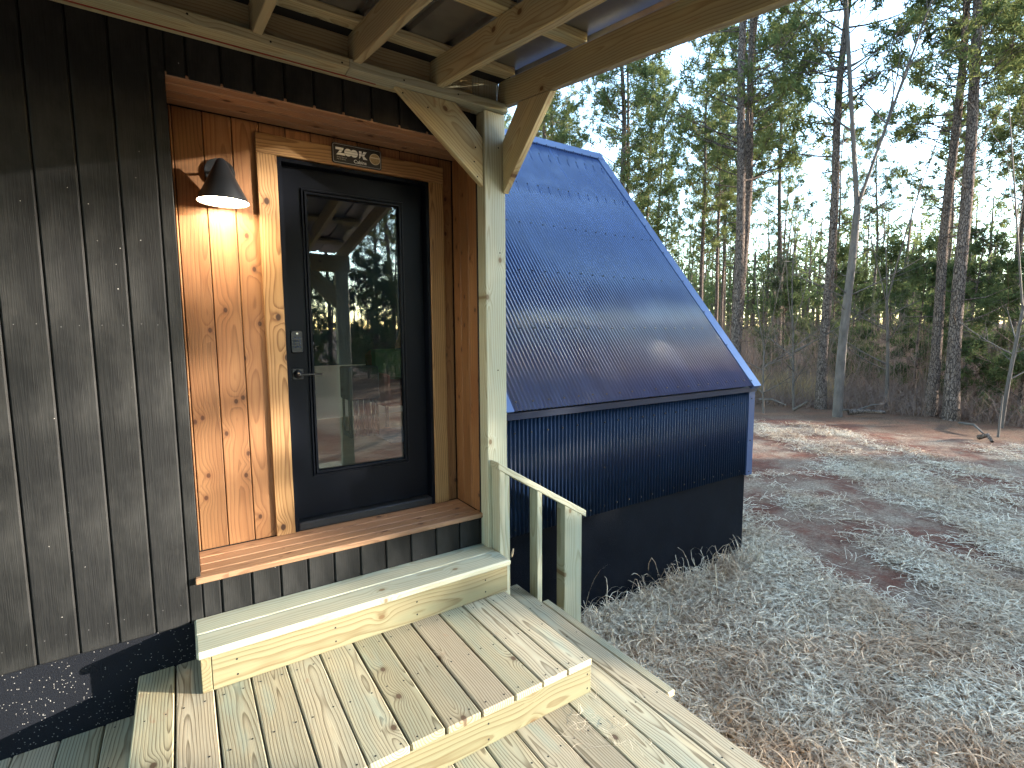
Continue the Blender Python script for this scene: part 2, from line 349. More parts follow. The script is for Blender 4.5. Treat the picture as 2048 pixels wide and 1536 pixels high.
# casing
board('casing', cab, -.098, -.001, .297, YB-.001, .002, 2.066, M['casing'], 'z', 'x')
board('casing', cab, .87, .965, .297, YB-.001, .002, 2.066, M['casing'], 'z', 'x')
board('casing', cab, -.1, .967, .2965, YB-.001, 2.067, 2.165, M['casing'], 'x', 'z')
# door frame, threshold
fr = boxes('door_frame', cab, [(0, .022, .305, .42, .0, 2.062), (.848, .869, .305, .42, .0, 2.062), (.022, .848, .305, .42, 2.042, 2.0615)], M['door'])
th = board('threshold', cab, .022, .848, .303, .42, .002, .05, M['hard'], 'x', 'y', .006)
# door: slab with a full-height light
DX0, DX1, DY, DZ0, DZ1 = .025, .845, .362, .055, 2.039
GX0, GX1, GZ0, GZ1 = .155, .682, .328, 1.898
door = boxes('door', cab, [(DX0, GX0-.02, DY, DY+.042, DZ0, DZ1), (GX1+.02, DX1, DY, DY+.042, DZ0, DZ1), (GX0-.02, GX1+.02, DY, DY+.042, DZ0, GZ0-.02), (GX0-.02, GX1+.02, DY, DY+.042, GZ1+.02, DZ1)], M['door'])
for (a, b, c_, d_, h) in ((.034, .018, .0, .0, .010), (.019, .0, .0, .0, .016)):
    vs, fs = [], []
    def rect(o_, y): return [(GX0-o_, y, GZ0-o_), (GX1+o_, y, GZ0-o_), (GX1+o_, y, GZ1+o_), (GX0-o_, y, GZ1+o_)]
    loops = [rect(a, DY-.0005), rect(a-.004, DY-h), rect(b+.004, DY-h), rect(b, DY+.006)]
    for l in loops: vs += l
    for i in range(3):
        for j in range(4): fs.append((i*4+j, i*4+(j+1) % 4, (i+1)*4+(j+1) % 4, (i+1)*4+j))
    mesh_obj('glazing_bead', vs, fs, M['door'], door)
board('pane', door, GX0-.019, GX1+.019, DY+.012, DY+.02, GZ0-.019, GZ1+.019, M['glass'], 'z', 'x', 0)
# keypad lock and lever
def rounded_plate(name, parent, cx, cz, w_, h, y0, y1, rad, mat):
    pts = []
    for (sx, sz, a0) in ((1, 1, 0), (-1, 1, 90), (-1, -1, 180), (1, -1, 270)):
        for k in range(5):
            a = R(a0+22.5*k); pts.append((cx+sx*(w_/2-rad)+rad*math.cos(a), cz+sz*(h/2-rad)+rad*math.sin(a)))
    return prism(name, parent, pts, y0, y1, 'xz', mat, (0, 1))
kp = rounded_plate('keypad_lock', door, .063, 1.083, .062, .122, DY-.026, DY-.0005, .012, M['hard'])
rounded_plate('lock_button', kp, .065, 1.128, .011, .011, DY-.028, DY-.0265, .0054, M['white'])
for i in range(4):
    for j in range(3): rounded_plate('key', kp, .048+.015*j, 1.105-.017*i, .007, .007, DY-.0273, DY-.0262, .0034, M['trim'])
rose = rounded_plate('handle_rose', door, .062, .9, .062, .062, DY-.011, DY-.0005, .006, M['hard'])
vs, fs = lathe([(.024, 0), (.024, .012), (.012, .014), (.011, .055), (0.0005, .056)], 20)
mesh_obj('handle_neck', vs, fs, M['hard'], rose, Matrix.Translation((.062, DY-.011, .9)) @ Matrix.Rotation(R(90), 4, 'X'), True)
board('lever', rose, .058, .185, DY-.068, DY-.052, .893, .903, M['hard'], 'x', None, .003)
# foundation skirts
boxes('foundation_skirt', cab, [(WL, WR-.01, .012, .3, -1.35, -.2225)], M['sunlit_coat'])
boxes('foundation_skirt', cab, [(WR-.009, 3.975, .03, .3, -1.35, -.15)], M['shaded_coat'])
# low corrugated wing: wall panels, roof panels, trims
XW, ZE, ZCB = 4.02, .633, -.222
PITCH, AMP = .0332, .0064
EV = Vector((0, -.052, .628)); RG = Vector((0, 2.143, 3.335))
UD = (RG-EV).normalized(); ND = Vector((0, -UD.z, UD.y))
if ND.y > 0: ND = -ND
def corrugated(name, x0, x1, A, B, N, mat, parent):
    n = max(2, int(round((x1-x0)/PITCH*8))); vs, fs = [], []
    for i in range(n+1):
        x = x0+(x1-x0)*i/n; h = N*(AMP*math.cos((x-WR)/PITCH*6.28318))
        vs += [Vector((x, 0, 0))+A+h, Vector((x, 0, 0))+B+h]
    for i in range(n): fs.append((2*i, 2*i+2, 2*i+3, 2*i+1))
    o = mesh_obj(name, vs, fs, mat, parent, None, True)
    sm = o.modifiers.new('sheet', 'SOLIDIFY'); sm.thickness = .0012; sm.offset = -1
    return o
xs = [WR+.045]+[WR+.045+PITCH*20*k for k in range(1, 5) if WR+.045+PITCH*20*k < XW-.2]+[XW-.02]
for a, b in zip(xs[:-1], xs[1:]):
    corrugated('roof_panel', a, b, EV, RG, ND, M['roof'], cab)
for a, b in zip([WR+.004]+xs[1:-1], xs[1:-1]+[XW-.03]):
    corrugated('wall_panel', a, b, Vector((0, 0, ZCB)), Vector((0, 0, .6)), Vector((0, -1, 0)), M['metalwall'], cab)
wl = boxes('wing_wall', cab, [(WR, XW-.05, .012, .2, -.22, .6)], M['foam'])
boxes('eave_trim', cab, [(WR+.002, XW+.004, -.032, -.011, .568, .612)], M['metalwall'])
def strip(name, x0, x1, s0, s1, h, mat, lip=.03):
    """flat trim lying on the roof plane between distances s0..s1 up the slope"""
    L = (RG-EV).length
    a = EV+UD*s0+ND*h; b = EV+UD*s1+ND*h; d = -ND*lip
    vs = [Vector((x, 0, 0))+q for x in (x0, x1) for q in (a, b, a+d, b+d)]
    fs = [(0, 1, 5, 4), (2, 6, 7, 3), (0, 4, 6, 2), (1, 3, 7, 5), (0, 2, 3, 1), (4, 5, 7, 6)]
    return mesh_obj(name, vs, fs, mat, cab)
LR = (RG-EV).length
strip('rake_trim', XW-.105, XW+.012, -.012, LR-.001, .010, M['trim'], .05)
strip('flashing', WR+.003, WR+.06, -.006, LR-.13, .009, M['trim'], .012)
strip('ridge_cap', WR+.003, XW+.014, LR-.125, LR+.006, .013, M['trim'], .02)
boxes('corner_trim', cab, [(XW-.088, XW+.004, -.013, .05, -.235, .5675)], M['trim'])
pts = []
for s in np.arange(.06, LR-.2, .62):
    k0 = random.randint(0, 2)
    for k in range(2+k0, 84, 4 if s < .2 or abs(s-.68) < .1 else 4):
        x = WR+PITCH*k
        if WR+.07 < x < XW-.12: pts.append(Vector((x, 0, 0))+EV+UD*(s+jit(.004))+ND*(AMP+.0005))
for s in np.arange(.05, LR-.1, .42): pts.append(Vector((XW-.095, 0, 0))+EV+UD*s+ND*.0105)
for k in range(2, 84, 4): pts.append(Vector((WR+PITCH*k, 0, 0))+EV+UD*(LR-.118)+ND*.0135)
studs('roof_screws', cab, pts, ND, .0075, .006, M['screw'])
pts = [Vector((WR+PITCH*k+jit(.004), -AMP-.0005, z+jit(.006))) for z in (-.17, .47) for k in range(3, 82, 4)]
pts += [Vector((WR+PITCH*k, -AMP-.0005, .12+jit(.02))) for k in (9, 27, 45, 63, 78)]+[Vector((XW-.05, -.0135, z)) for z in (.5, .1, -.2)]
studs('wall_screws', cab, pts, (0, -1, 0), .007, .006, M['screw'])
# far roof slope, gable end with a large window, back knee wall, entrance-bay roof and side
BK = RG.y*2+.052
def holed(x0, x1, ya, za, yb, zb, hx0, hx1, f0, f1):
    P = lambda x, f: (x, ya+(yb-ya)*f, za+(zb-za)*f)
    X, Fr = (x0, hx0, hx1, x1), (0, f0, f1, 1); vs = [P(x, f) for f in Fr for x in X]
    fs = [(4*j+i, 4*j+i+1, 4*j+i+5, 4*j+i+4) for j in range(3) for i in range(3) if not (i == 1 and j == 1)]
    return vs, fs, [P(hx0, f0), P(hx1, f0), P(hx1, f1), P(hx0, f1)]
vs, fs, hole = holed(WL, XW, RG.y, RG.z, BK, .63, 2.0, 3.75, .3, .9)
o = mesh_obj('back_roof_slope', vs, fs, M['metal'], cab); o.modifiers.new('s', 'SOLIDIFY').thickness = .04
mesh_obj('added_skylight', hole, [(0, 1, 2, 3)], M['glass'], o)  # unseen opening added to let more daylight into the room
ix = XW-.03
def gable(x):
    return [(x, .02, -.2), (x, BK-.05, -.2), (x, BK-.05, .58), (x, RG.y, RG.z-.09), (x, .02, .58)]
O = gable(ix); I = [(ix, .5, .12), (ix, BK-.5, .12), (ix, BK-.5, .6), (ix, RG.y, 2.5), (ix, .5, .6)]
o = mesh_obj('gable_wall', O+I, [(i, (i+1) % 5, 5+(i+1) % 5, 5+i) for i in range(5)], M['black'], cab); o.modifiers.new('s', 'SOLIDIFY').thickness = .06
mesh_obj('gable_glass', [(ix-.04, y, z) for (_, y, z) in I], [(0, 1, 2, 3, 4)], M['glass'], o)
boxes('back_wall', cab, [(WL, XW-.04, BK-.06, BK-.004, -1.3, .6)], M['metalwall'])
M['plaster'] = simple('white_interior_wall', (.8, .8, .78), .8)
M['floorwood'] = wood('brown_floor_boards', (.36, .23, .13), (.2, .12, .065), None, None, freq=60, knots=.2, rough=.35, contrast=.7)
M['panel'] = wood('interior_panelling', (.16, .12, .08), (.09, .065, .04), None, None, freq=60, knots=.3)
boxes('interior_knee_wall', cab, [(WL, XW-.1, BK-.12, BK-.075, .0, .97)], M['plaster']); boxes('interior_front_wall', cab, [(WR+.25, XW-.1, .32, .36, 0, .55)], M['plaster']); boxes('interior_end_wall', cab, [(WL-.02, WL+.05, .42, BK-.12, 0, 2.8)], M['plaster'])
vs, fs, _ = holed(WL, XW-.1, RG.y, 3.18, BK-.12, .97, 1.95, 3.8, .28, .97)
mesh_obj('interior_ceiling', vs, fs, M['panel'], cab)
mesh_obj('interior_ceiling', [(WR+.02, .36, .55), (XW-.1, .36, .55), (XW-.1, RG.y, 3.18), (WR+.02, RG.y, 3.18)], [(0, 1, 2, 3)], M['panel'], cab)
for k in range(26):
    board('floor_board', cab, WL, XW-.1, .425+.145*k, .425+.145*k+.143, -.03, .012, M['floorwood'], 'x', 'y', .001)
mesh_obj('bay_roof', [(WL, .02, 2.9), (WR, .02, 2.9), (WR, 2.1, 3.28), (WL, 2.1, 3.28)], [(0, 1, 2, 3)], M['metal'], cab).modifiers.new('s', 'SOLIDIFY').thickness = .04
yq = lambda z: EV.y+(z-EV.z)/UD.z*UD.y
mesh_obj('bay_side_wall', [(WR, .021, .6), (WR, .021, 2.88), (WR, yq(3.2), 3.2), (WR-.08, .021, .6), (WR-.08, .021, 2.88), (WR-.08, yq(3.2), 3.2)], [(0, 1, 2), (3, 5, 4), (0, 3, 4, 1), (1, 4, 5, 2), (0, 2, 5, 3)], M['black'], cab)

# ------------------------------------------------------------------ wall lamp
lamp = thing('wall_lamp', (-.266, YB, 1.935), 'lit black cone wall lamp on the cedar boards left of the door', 'wall lamp')
vs, fs = lathe([(.0005, 0), (.068, 0), (.068, .018), (.0005, .0185)], 40)
mesh_obj('back_plate', vs, fs, M['hard'], lamp, Matrix.Translation((-.266, YB-.0005, 1.935)) @ Matrix.Rotation(R(90), 4, 'X'), False)
LX, LY, LZ = -.268, .178, 1.762
vs, fs = lathe([(.113, 0), (.1125, .004), (.020, .195), (.013, .204), (.0005, .2045)], 48)
mesh_obj('shade', vs, fs, M['hard'], lamp, Matrix.Translation((LX, LY, LZ)), True)
t = NT('glowing_shade_lining'); t.P(Base_Color=(.9, .85, .75), Roughness=.6); M['lining'] = t.m
vs, fs = lathe([(.1115, .0015), (.018, .192), (.0005, .193)], 48)
mesh_obj('shade_lining', vs, fs, M['lining'], lamp, Matrix.Translation((LX, LY, LZ)), True)
board('arm', lamp, LX-.006, LX+.006, LY+.01, YB-.018, 1.929, 1.941, M['hard'], 'y', None, .002)
t = NT('lamp_diffuser'); t.P(Base_Color=(1, .9, .7), Roughness=.5); t.set(t.b.inputs['Emission Color'], (1, .80, .52)); t.b.inputs['Emission Strength'].default_value = 10.; M['emit'] = t.m
vs, fs = lathe([(.0005, .012), (.104, .012), (.104, .016), (.0005, .016)], 40)
mesh_obj('diffuser', vs, fs, M['emit'], lamp, Matrix.Translation((LX, LY, LZ)), False)

# ------------------------------------------------------------------ maker's sign over the door
SGX, SGZ, SGY = .425, 2.134, .2955
sg = thing('sign', (SGX, SGY, SGZ), 'small black maker sign with white lettering and a gold seal above the door', 'sign')
rounded_plate('sign_plate', sg, SGX, SGZ, .284, .112, SGY-.006, SGY, .012, M['sign'])
def flat(name, polys, mat, y, depth=.0008):
    vs, fs = [], []
    for p_ in polys:
        k = len(vs); n = len(p_)
        vs += [(SGX+a, y, SGZ+b) for a, b in p_]+[(SGX+a, y-depth, SGZ+b) for a, b in p_]
        fs.append(tuple(k+n+i for i in range(n))[::-1])
        for i in range(n): fs.append((k+i, k+(i+1) % n, k+n+(i+1) % n, k+n+i))
    return mesh_obj(name, vs, fs, mat, sg)
def rr(w_, h, rad, k=5):
    return [(sx*(w_/2-rad)+rad*math.cos(R(a0+90/k*i)), sz*(h/2-rad)+rad*math.sin(R(a0+90/k*i))) for (sx, sz, a0) in ((1, 1, 0), (-1, 1, 90), (-1, -1, 180), (1, -1, 270)) for i in range(k+1)]
A_, B_ = rr(.272, .100, .009), rr(.267, .095, .007)
flat('sign_border', [[A_[i], A_[(i+1) % len(A_)], B_[(i+1) % len(B_)], B_[i]] for i in range(len(A_))], M['grey'], SGY-.0062)
def band_circle(cx, cz, r, z0, z1, n=8):
    zs = [z0+(z1-z0)*i/n for i in range(n+1)]
    hw = lambda z: math.sqrt(max(r*r-(z-cz)**2, 0))
    return [(cx+hw(z), z) for z in zs]+[(cx-hw(z), z) for z in zs[::-1]]
bt = [(.020, .0315), (.0065, .0172), (-.0075, .004)]      # three stripes
b0, h0 = -.008, .0125
bands = [(.0185, .031), (.0045, .0165), (-.0095, .0025)]
polys = []
(z20, z21), (z10, z11), (z00, z01) = bands
polys += [[(-.121, z20), (-.121, z21), (-.076, z21), (-.076-.004, z20)], [(-.108, z10), (-.098, z11), (-.082, z11), (-.092, z10)], [(-.118, z00), (-.108, z01), (-.072, z01), (-.068, z00)]]
for cx in (-.052, -.018):
    for (z0, z1) in bands: polys.append(band_circle(cx, .0107, .0208, z0, z1))
polys += [[(.010, z20), (.010, z21), (.025, z21), (.025, z20)], [(.010, z10), (.010, z11), (.025, z11), (.025, z10)], [(.010, z00), (.010, z01), (.020, z01), (.013, z00)],
          [(.030, z20), (.036, z21), (.054, z21), (.046, z20)], [(.026, z10), (.029, z11), (.044, z11), (.040, z10)], [(.034, z00-.002), (.029, z01), (.043, z01), (.058, z00-.002)]]
flat('sign_lettering', polys, M['white'], SGY-.0062)
def text(body, x, z, size, mat, name):
    cu = bpy.data.curves.new(name, 'FONT'); cu.body = body; cu.size = size; cu.extrude = .0004; cu.resolution_u = 4
    ob = bpy.data.objects.new(name, cu); COL.objects.link(ob); bpy.context.view_layer.update()
    me = bpy.data.meshes.new_from_object(ob.evaluated_get(bpy.context.evaluated_depsgraph_get())); bpy.data.objects.remove(ob)
    me.materials.clear(); me.materials.append(mat)
    return link(bpy.data.objects.new(name, me), sg, Matrix.Translation((SGX+x, SGY-.0066, SGZ+z)) @ Matrix.Rotation(R(90), 4, 'X'))
text('Cabins', -.022, -.040, .027, M['white'], 'sign_lettering')
text('Simply Beyond', -.116, -.023, .0095, M['grey'], 'sign_tagline')
text('the Ordinary', -.116, -.034, .0095, M['grey'], 'sign_tagline')
flat('sign_seal', [band_circle(.101, 0, .031, -.031, .031, 20)], M['gold'], SGY-.0062, .0014)
flat('seal_rim', [[(.101+r1*math.cos(a), r1*math.sin(a)) for r1, a in ((.031, R(i*12)), (.031, R(i*12+12)), (.028, R(i*12+12)), (.028, R(i*12)))] for i in range(30)], simple('pale_gold', (.60, .52, .38), .5), SGY-.0076, .0006)
flat('seal_banner', [[(.075, .004), (.075, .011), (.128, .011), (.128, .004)]], simple('pale_banner', (.58, .49, .36), .5), SGY-.0076, .0006)

# ------------------------------------------------------------------ entrance step, platform, deck, railing
Z1, ZP, ZL = -.202, -.399, -.574
st = thing('entry_step', (.27, -.15, ZP), 'single box step of yellow treated pine below the cabin door', 'step')
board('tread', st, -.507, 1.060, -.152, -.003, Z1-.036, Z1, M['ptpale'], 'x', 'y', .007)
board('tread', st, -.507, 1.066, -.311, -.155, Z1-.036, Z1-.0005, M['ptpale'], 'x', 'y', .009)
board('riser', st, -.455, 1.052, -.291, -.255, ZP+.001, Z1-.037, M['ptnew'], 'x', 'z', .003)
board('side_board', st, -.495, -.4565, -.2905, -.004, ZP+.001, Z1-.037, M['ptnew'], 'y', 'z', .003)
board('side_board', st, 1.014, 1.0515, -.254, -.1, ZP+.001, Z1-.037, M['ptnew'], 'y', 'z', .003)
studs('screws', st, [(x, -.2915, z) for x in np.arange(-.36, 1.0, .42) for z in (ZP+.04, ZP+.11)], (0, -1, 0), .005, .0004, M['foam'])
pf = thing('platform', (.15, -.5, ZL), 'raised landing of treated deck boards in front of the step', 'platform')
ep = [-.733, -.592, -.449, -.311, -.162, -.018, .142, .287, .445, .606, .753, .896, 1.044]
for i, (a, b) in enumerate(zip(ep[:-1], ep[1:])):
    board('deck_board', pf, a+.0028+jit(.0012), b-.0028+jit(.0012), -1.036+jit(.003), .006, ZP-.032, ZP+jit(.0012), M['ptdeck'], 'y', 'x', .005)
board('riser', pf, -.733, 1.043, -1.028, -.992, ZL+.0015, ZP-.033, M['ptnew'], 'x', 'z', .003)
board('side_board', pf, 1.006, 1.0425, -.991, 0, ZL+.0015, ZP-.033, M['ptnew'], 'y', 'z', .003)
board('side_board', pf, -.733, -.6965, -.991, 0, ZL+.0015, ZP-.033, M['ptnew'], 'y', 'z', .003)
studs('screws', pf, [(a+o_+jit(.006), y+jit(.008), ZP+.0006) for a, b in zip(ep[:-1], ep[1:]) for o_ in (.035, b-a-.035) for y in (-.34, -.68, -1.005)], (0, 0, 1), .0045, .0004, M['foam'])
studs('riser_screws', pf, [(x, -1.0285, z) for x in np.arange(-.6, 1.05, .54) for z in (ZL+.03, ZL+.1)], (0, -1, 0), .005, .0004, M['foam'])
dk = thing('porch_deck', (-.3, -1.6, GZ), 'low porch deck of weathered treated boards around the landing', 'deck')
xe = [1.205-.1475*k for k in range(25)]
board('deck_board', dk, 1.208, 1.335, -3.4, .03, ZL-.032, ZL, M['ptdeck'], 'y', 'x', .006)
board('deck_board', dk, 1.338, 1.392, -1.238, -.243, ZL-.034, ZL-.001, M['ptdeck'], 'y', 'x', .006)
for a in xe:
    board('deck_board', dk, a-.145, a-.0015, -3.4+jit(.004), .008, ZL-.032, ZL+jit(.001), M['ptdeck'], 'y', 'x', .005)
board('rim_joist', dk, 1.29, 1.328, -3.39, .0, ZL-.22, ZL-.033, M['pt'], 'y', 'z')
board('rim_joist', dk, -2.4, 1.289, -3.385, -3.347, ZL-.22, ZL-.033, M['pt'], 'x', 'z')
for y in (-.9, -2.1, -3.2): board('deck_post', dk, 1.19, 1.289, y-.09, y, GZ-.1, ZL-.033, M['pt'], 'z', 'x')
studs('screws', dk, [(a-o_, y+jit(.008), ZL+.0006) for a in [1.338]+xe[:14] for o_ in (.035, .11) for y in (-.03, -.28, -.62, -1.2, -1.6, -2.0)], (0, 0, 1), .0045, .0004, M['foam'])
rl = thing('stair_railing', (1.4, -.14, GZ), 'short sloping handrail with pale square posts right of the step', 'railing')
board('rail_post', rl, 1.066, 1.1045, -.186, -.0965, -.53, .315, M['ptpale'], 'z', 'y')
board('rail_post', rl, 1.1055, 1.142, -.181, -.0965, -.53, .285, M['ptpale'], 'z', 'y')
board('baluster', rl, 1.348, 1.386, -.186, -.1, -.95, .145, M['ptpale'], 'z', 'y')
prism('newel', rl, [(1.573, -1.15), (1.573, .002), (1.722, -.092), (1.722, -1.15)], -.186, -.0995, 'xz', M['ptpale'], (0, 1))
prism('handrail', rl, [(1.058, .312), (1.058, .356), (1.758, -.082), (1.758, -.127)], -.190, -.098, 'xz', M['ptpale'], (.845, -.535))
sk = thing('twig', (1.1, -.3, -.2), 'short dry twig lying on the right end of the step', 'twig')

# ------------------------------------------------------------------ porch canopy
pc = thing('porch_canopy', (-.3, -1.4, ZL), 'timber porch canopy with open rafters under galvanised roof sheets', 'porch')
TS = .166; SL = Vector((0, -1, -TS)).normalized()        # down-slope direction
zr = lambda y: 2.443+TS*(y+.04)                           # rafter underside
YO = -3.0
board('post', pc, 1.04, 1.181, -.0955, -.004, -.53, 2.394, M['ptpale'], 'z', 'x', .004)
board('post', pc, -2.1, -1.96, -.0955, -.004, ZL+.002, 2.394, M['ptpale'], 'z', 'x', .004)
for x in (1.04, -2.1):
    board('post', pc, x, x+.141, -2.60, -2.508, ZL+.002, zr(-2.55)-.186, M['ptpale'], 'z', 'x', .004)
board('ledger', pc, -2.2, .995, -.041, -.003, 2.397, 2.622, M['pt'], 'x', 'z')
board('ledger', pc, .997, 1.163, -.0405, -.0035, 2.3955, 2.622, M['ptpale'], 'z', 'x')
board('bearing_strip', pc, -2.2, .275, -.129, -.042, 2.3965, 2.4415, M['pt'], 'x', 'y')
board('bearing_strip', pc, .2765, 1.182, -.1285, -.042, 2.3955, 2.441, M['ptpale'], 'x', 'y')
board('chalk_mark', pc, -2.0, .43, -.0455, -.0385, 2.3935, 2.3968, M['red'], 'x', 'y', 0)
def rafter(x0, x1, mat):
    L = (abs(YO)-.042)/abs(SL.y); Mx = frame(SL, Vector((0, -SL.z, SL.y)) if False else Vector((0, TS, -1)))
    h = .142; mid = Vector(((x0+x1)/2, (YO-.042)/2, 0)); mid.z = zr(mid.y)+h/2*math.sqrt(1+TS*TS)
    Mx.translation = mid
    return link(bpy.data.objects.new('rafter', box_mesh(L, h, x1-x0, mat, .003)), pc, Mx)
for x in (-2.35, -1.9, -1.46, -1.02, -.585, -.142, .294, .733):
    rafter(x, x+.039, M['pt'])
rafter(1.165, 1.204, M['pt'])
RT = .144
for y in (-.182, -.78, -1.37, -1.96, -2.6):
    Mx = frame(Vector((1, 0, 0)), Vector((0, -1, -TS))); Mx.translation = Vector((-.595, y, zr(y)+RT+.019))
    link(bpy.data.objects.new('purlin', box_mesh(3.52, .10, .036, M['pt'], .003)), pc, Mx)
board('outer_beam', pc, -2.3, 1.204, -2.59, -2.552, zr(-2.57)-.19, zr(-2.57)-.003, M['pt'], 'x', 'z')
board('outer_beam', pc, -2.3, 1.204, -2.549, -2.512, zr(-2.57)-.19, zr(-2.57)-.003, M['pt'], 'x', 'z')
prism('brace', pc, [(.518, 2.3945), (.872, 2.3945), (1.0385, 2.238), (1.0385, 1.972)], -.082, -.044, 'xz', M['pt'], (.79, -.613))
prism('brace', pc, [(-.0965, 2.238), (-.0965, 1.945), (-.555, 2.352), (-.262, 2.402)], 1.163, 1.201, 'yz', M['pt'], (-.75, .66))
prism('brace', pc, [(.60, 1.83), (.86, 1.83), (1.0385, 1.68), (1.0385, 1.42)], -2.575, -2.537, 'xz', M['pt'], (.79, -.613))
# roof sheets with box ribs running down the slope
def sheet(x0, x1):
    prof, x = [], x0
    while x < x1-.01:
        for dx_, h in ((0, 0), (.100, 0), (.112, .0), (.122, .019), (.146, .019), (.156, 0), (.2286, 0)):
            prof.append((min(x+dx_, x1), h))
        x += .2286
    vs, fs = [], []
    for (x, h) in prof:
        for y in (.02, YO-.06):
            z = zr(y)+RT+.0375+h; vs.append((x, y, z))
    for i in range(len(prof)-1): fs.append((2*i, 2*i+1, 2*i+3, 2*i+2))
    return mesh_obj('roof_sheet', vs, fs, M['galv'], pc)
x = -2.36
while x < 1.2: sheet(x, min(x+.9144, 1.26)); x += .9144+.0004
vs = []
board('rib_closure', pc, -2.3, 1.2, -.128, -.05, zr(-.09)+RT+.002, zr(-.09)+RT+.036, M['foam'], 'x', None, 0)
studs('screws', pc, [(x, -.1292, 2.42+jit(.01)) for x in np.arange(-1., 1.2, .31)]+[(1.1+jit(.04), -.0962, z) for z in (.25, .9, 1.6, 2.2)], (0, -1, 0), .005, .0006, M['foam'])
studs('brace_screws', pc, [(.56, -.0825, 2.37), (.70, -.0825, 2.33), (.98, -.0825, 2.10), (1.0, -.0825, 2.02), (.99, -.0825, 2.18)], (0, -1, 0), .005, .0006, M['foam'])
def ribbon_tube(paths, radii, seg=4):
    """joined tapering tubes; paths: list of (n,3) arrays"""
    V, F, k = [], [], 0
    for P, Rd in zip(paths, radii):
        P = np.asarray(P, float); n = len(P); T = np.gradient(P, axis=0); T /= np.linalg.norm(T, axis=1)[:, None]+1e-9
        ref = np.where(np.abs(T[:, 2:3]) > .9, np.array([[1., 0, 0]]), np.array([[0, 0, 1.]]))
        A = np.cross(T, ref); A /= np.linalg.norm(A, axis=1)[:, None]+1e-9; B = np.cross(T, A)
        a = np.arange(seg)*2*np.pi/seg
        ring = P[:, None]+(A[:, None]*np.cos(a)[None, :, None]+B[:, None]*np.sin(a)[None, :, None])*np.asarray(Rd)[:, None, None]
        V.append(ring.reshape(-1, 3)); i = np.arange(n-1)[:, None]*seg; j = np.arange(seg); q = (j+1) % seg
        F.append(np.stack([i+j, i+q, i+seg+q, i+seg+j], -1).reshape(-1, 4)+k); k += n*seg
    return np.concatenate(V), np.concatenate(F)
vs, fs = ribbon_tube([np.array([(1.075, -.30, -.19), (1.10, -.27, -.187), (1.13, -.235, -.18)])], [[.006, .007, .005]], 5)
np_mesh('twig_stem', vs, fs, simple('dry_twig', (.22, .17, .10), .8), sk)

# ------------------------------------------------------------------ trees
t = NT('pine_bark'); o = t.obj(); n1 = t.n('ShaderNodeTexVoronoi', {'Scale': 1., 'Randomness': 1.}, feature='DISTANCE_TO_EDGE')
t.set(n1.inputs['Vector'], t.vmath('ADD', t.vmath('MULTIPLY', o, (24., 24., 9.)), t.n('ShaderNodeVectorMath', {0: t.n('ShaderNodeTexNoise', {'Vector': o, 'Scale': 6.}).outputs[1], 1: (2., 2., 2.)}, operation='MULTIPLY').outputs[0]))
pl = t.mr(n1.outputs[0], 0., .14)
rn = t.n('ShaderNodeObjectInfo').outputs['Random']
c = t.mix(t.mr(t.noise(o, 9., 4, .65), .3, .7), (.10, .075, .062), (.21, .165, .14)); c = t.mix(t.math('MULTIPLY', rn, .5), c, (.15, .10, .075))
c = t.mix(pl, (.035, .027, .023), c)
t.P(Base_Color=c, Roughness=.95); t.b.inputs['Specular IOR Level'].default_value = .1; t.bump(pl, .9, .02); M['bark'] = t.m
t = NT('smooth_grey_bark'); o = t.obj()
c = t.mix(t.mr(t.noise(t.vmath('MULTIPLY', o, (5., 5., 2.)), 1., 5, .7), .35, .65), (.060, .047, .039), (.125, .10, .083))
t.P(Base_Color=c, Roughness=.9); t.bump(t.noise(o, 30., 4), .3, .01); M['bark2'] = t.m
def leafmat(name, a, b, tr=.35):
    t = NT(name); p = t.geo(); rn = t.n('ShaderNodeObjectInfo').outputs['Random']
    c = t.mix(t.mr(t.noise(p, 1.3, 3), .35, .65), a, b); c = t.mix(t.math('MULTIPLY', rn, .4), c, tuple(.5*(i+j) for i, j in zip(a, b)))
    d = t.n('ShaderNodeBsdfDiffuse', {'Color': c}); tl = t.n('ShaderNodeBsdfTranslucent', {'Color': c}); mx = t.n('ShaderNodeMixShader', {0: tr, 1: d.outputs[0], 2: tl.outputs[0]})
    t.t.links.new(mx.outputs[0], t.out.inputs[0]); return t.m
M['needle'] = leafmat('pine_needles', (.075, .105, .045), (.19, .20, .07), .45)
M['cedarleaf'] = leafmat('evergreen_scale_leaves', (.050, .072, .034), (.10, .12, .05))
M['twig'] = simple('bare_grey_twigs', (.185, .125, .098), .9, 0, .2)
M['dry'] = simple('dry_golden_grass', (.36, .25, .12), .9, 0, .2)
def needles(C, size, per, seed, up=.25, width=.085):
    """tufts of thin triangular blades at centres C"""
    g = np.random.default_rng(seed); n = len(C)*per
    c = np.repeat(C, per, 0); d = g.normal(size=(n, 3)); d[:, 2] += up; d /= np.linalg.norm(d, axis=1)[:, None]
    s = size*g.uniform(.6, 1.25, (n, 1)); side = np.cross(d, g.normal(size=(n, 3))); side /= np.linalg.norm(side, axis=1)[:, None]+1e-9
    c = c+g.normal(size=(n, 3))*size*.18
    V = np.stack([c-side*s*width, c+side*s*width, c+d*s], 1).reshape(-1, 3); return V, np.arange(n*3).reshape(-1, 3)
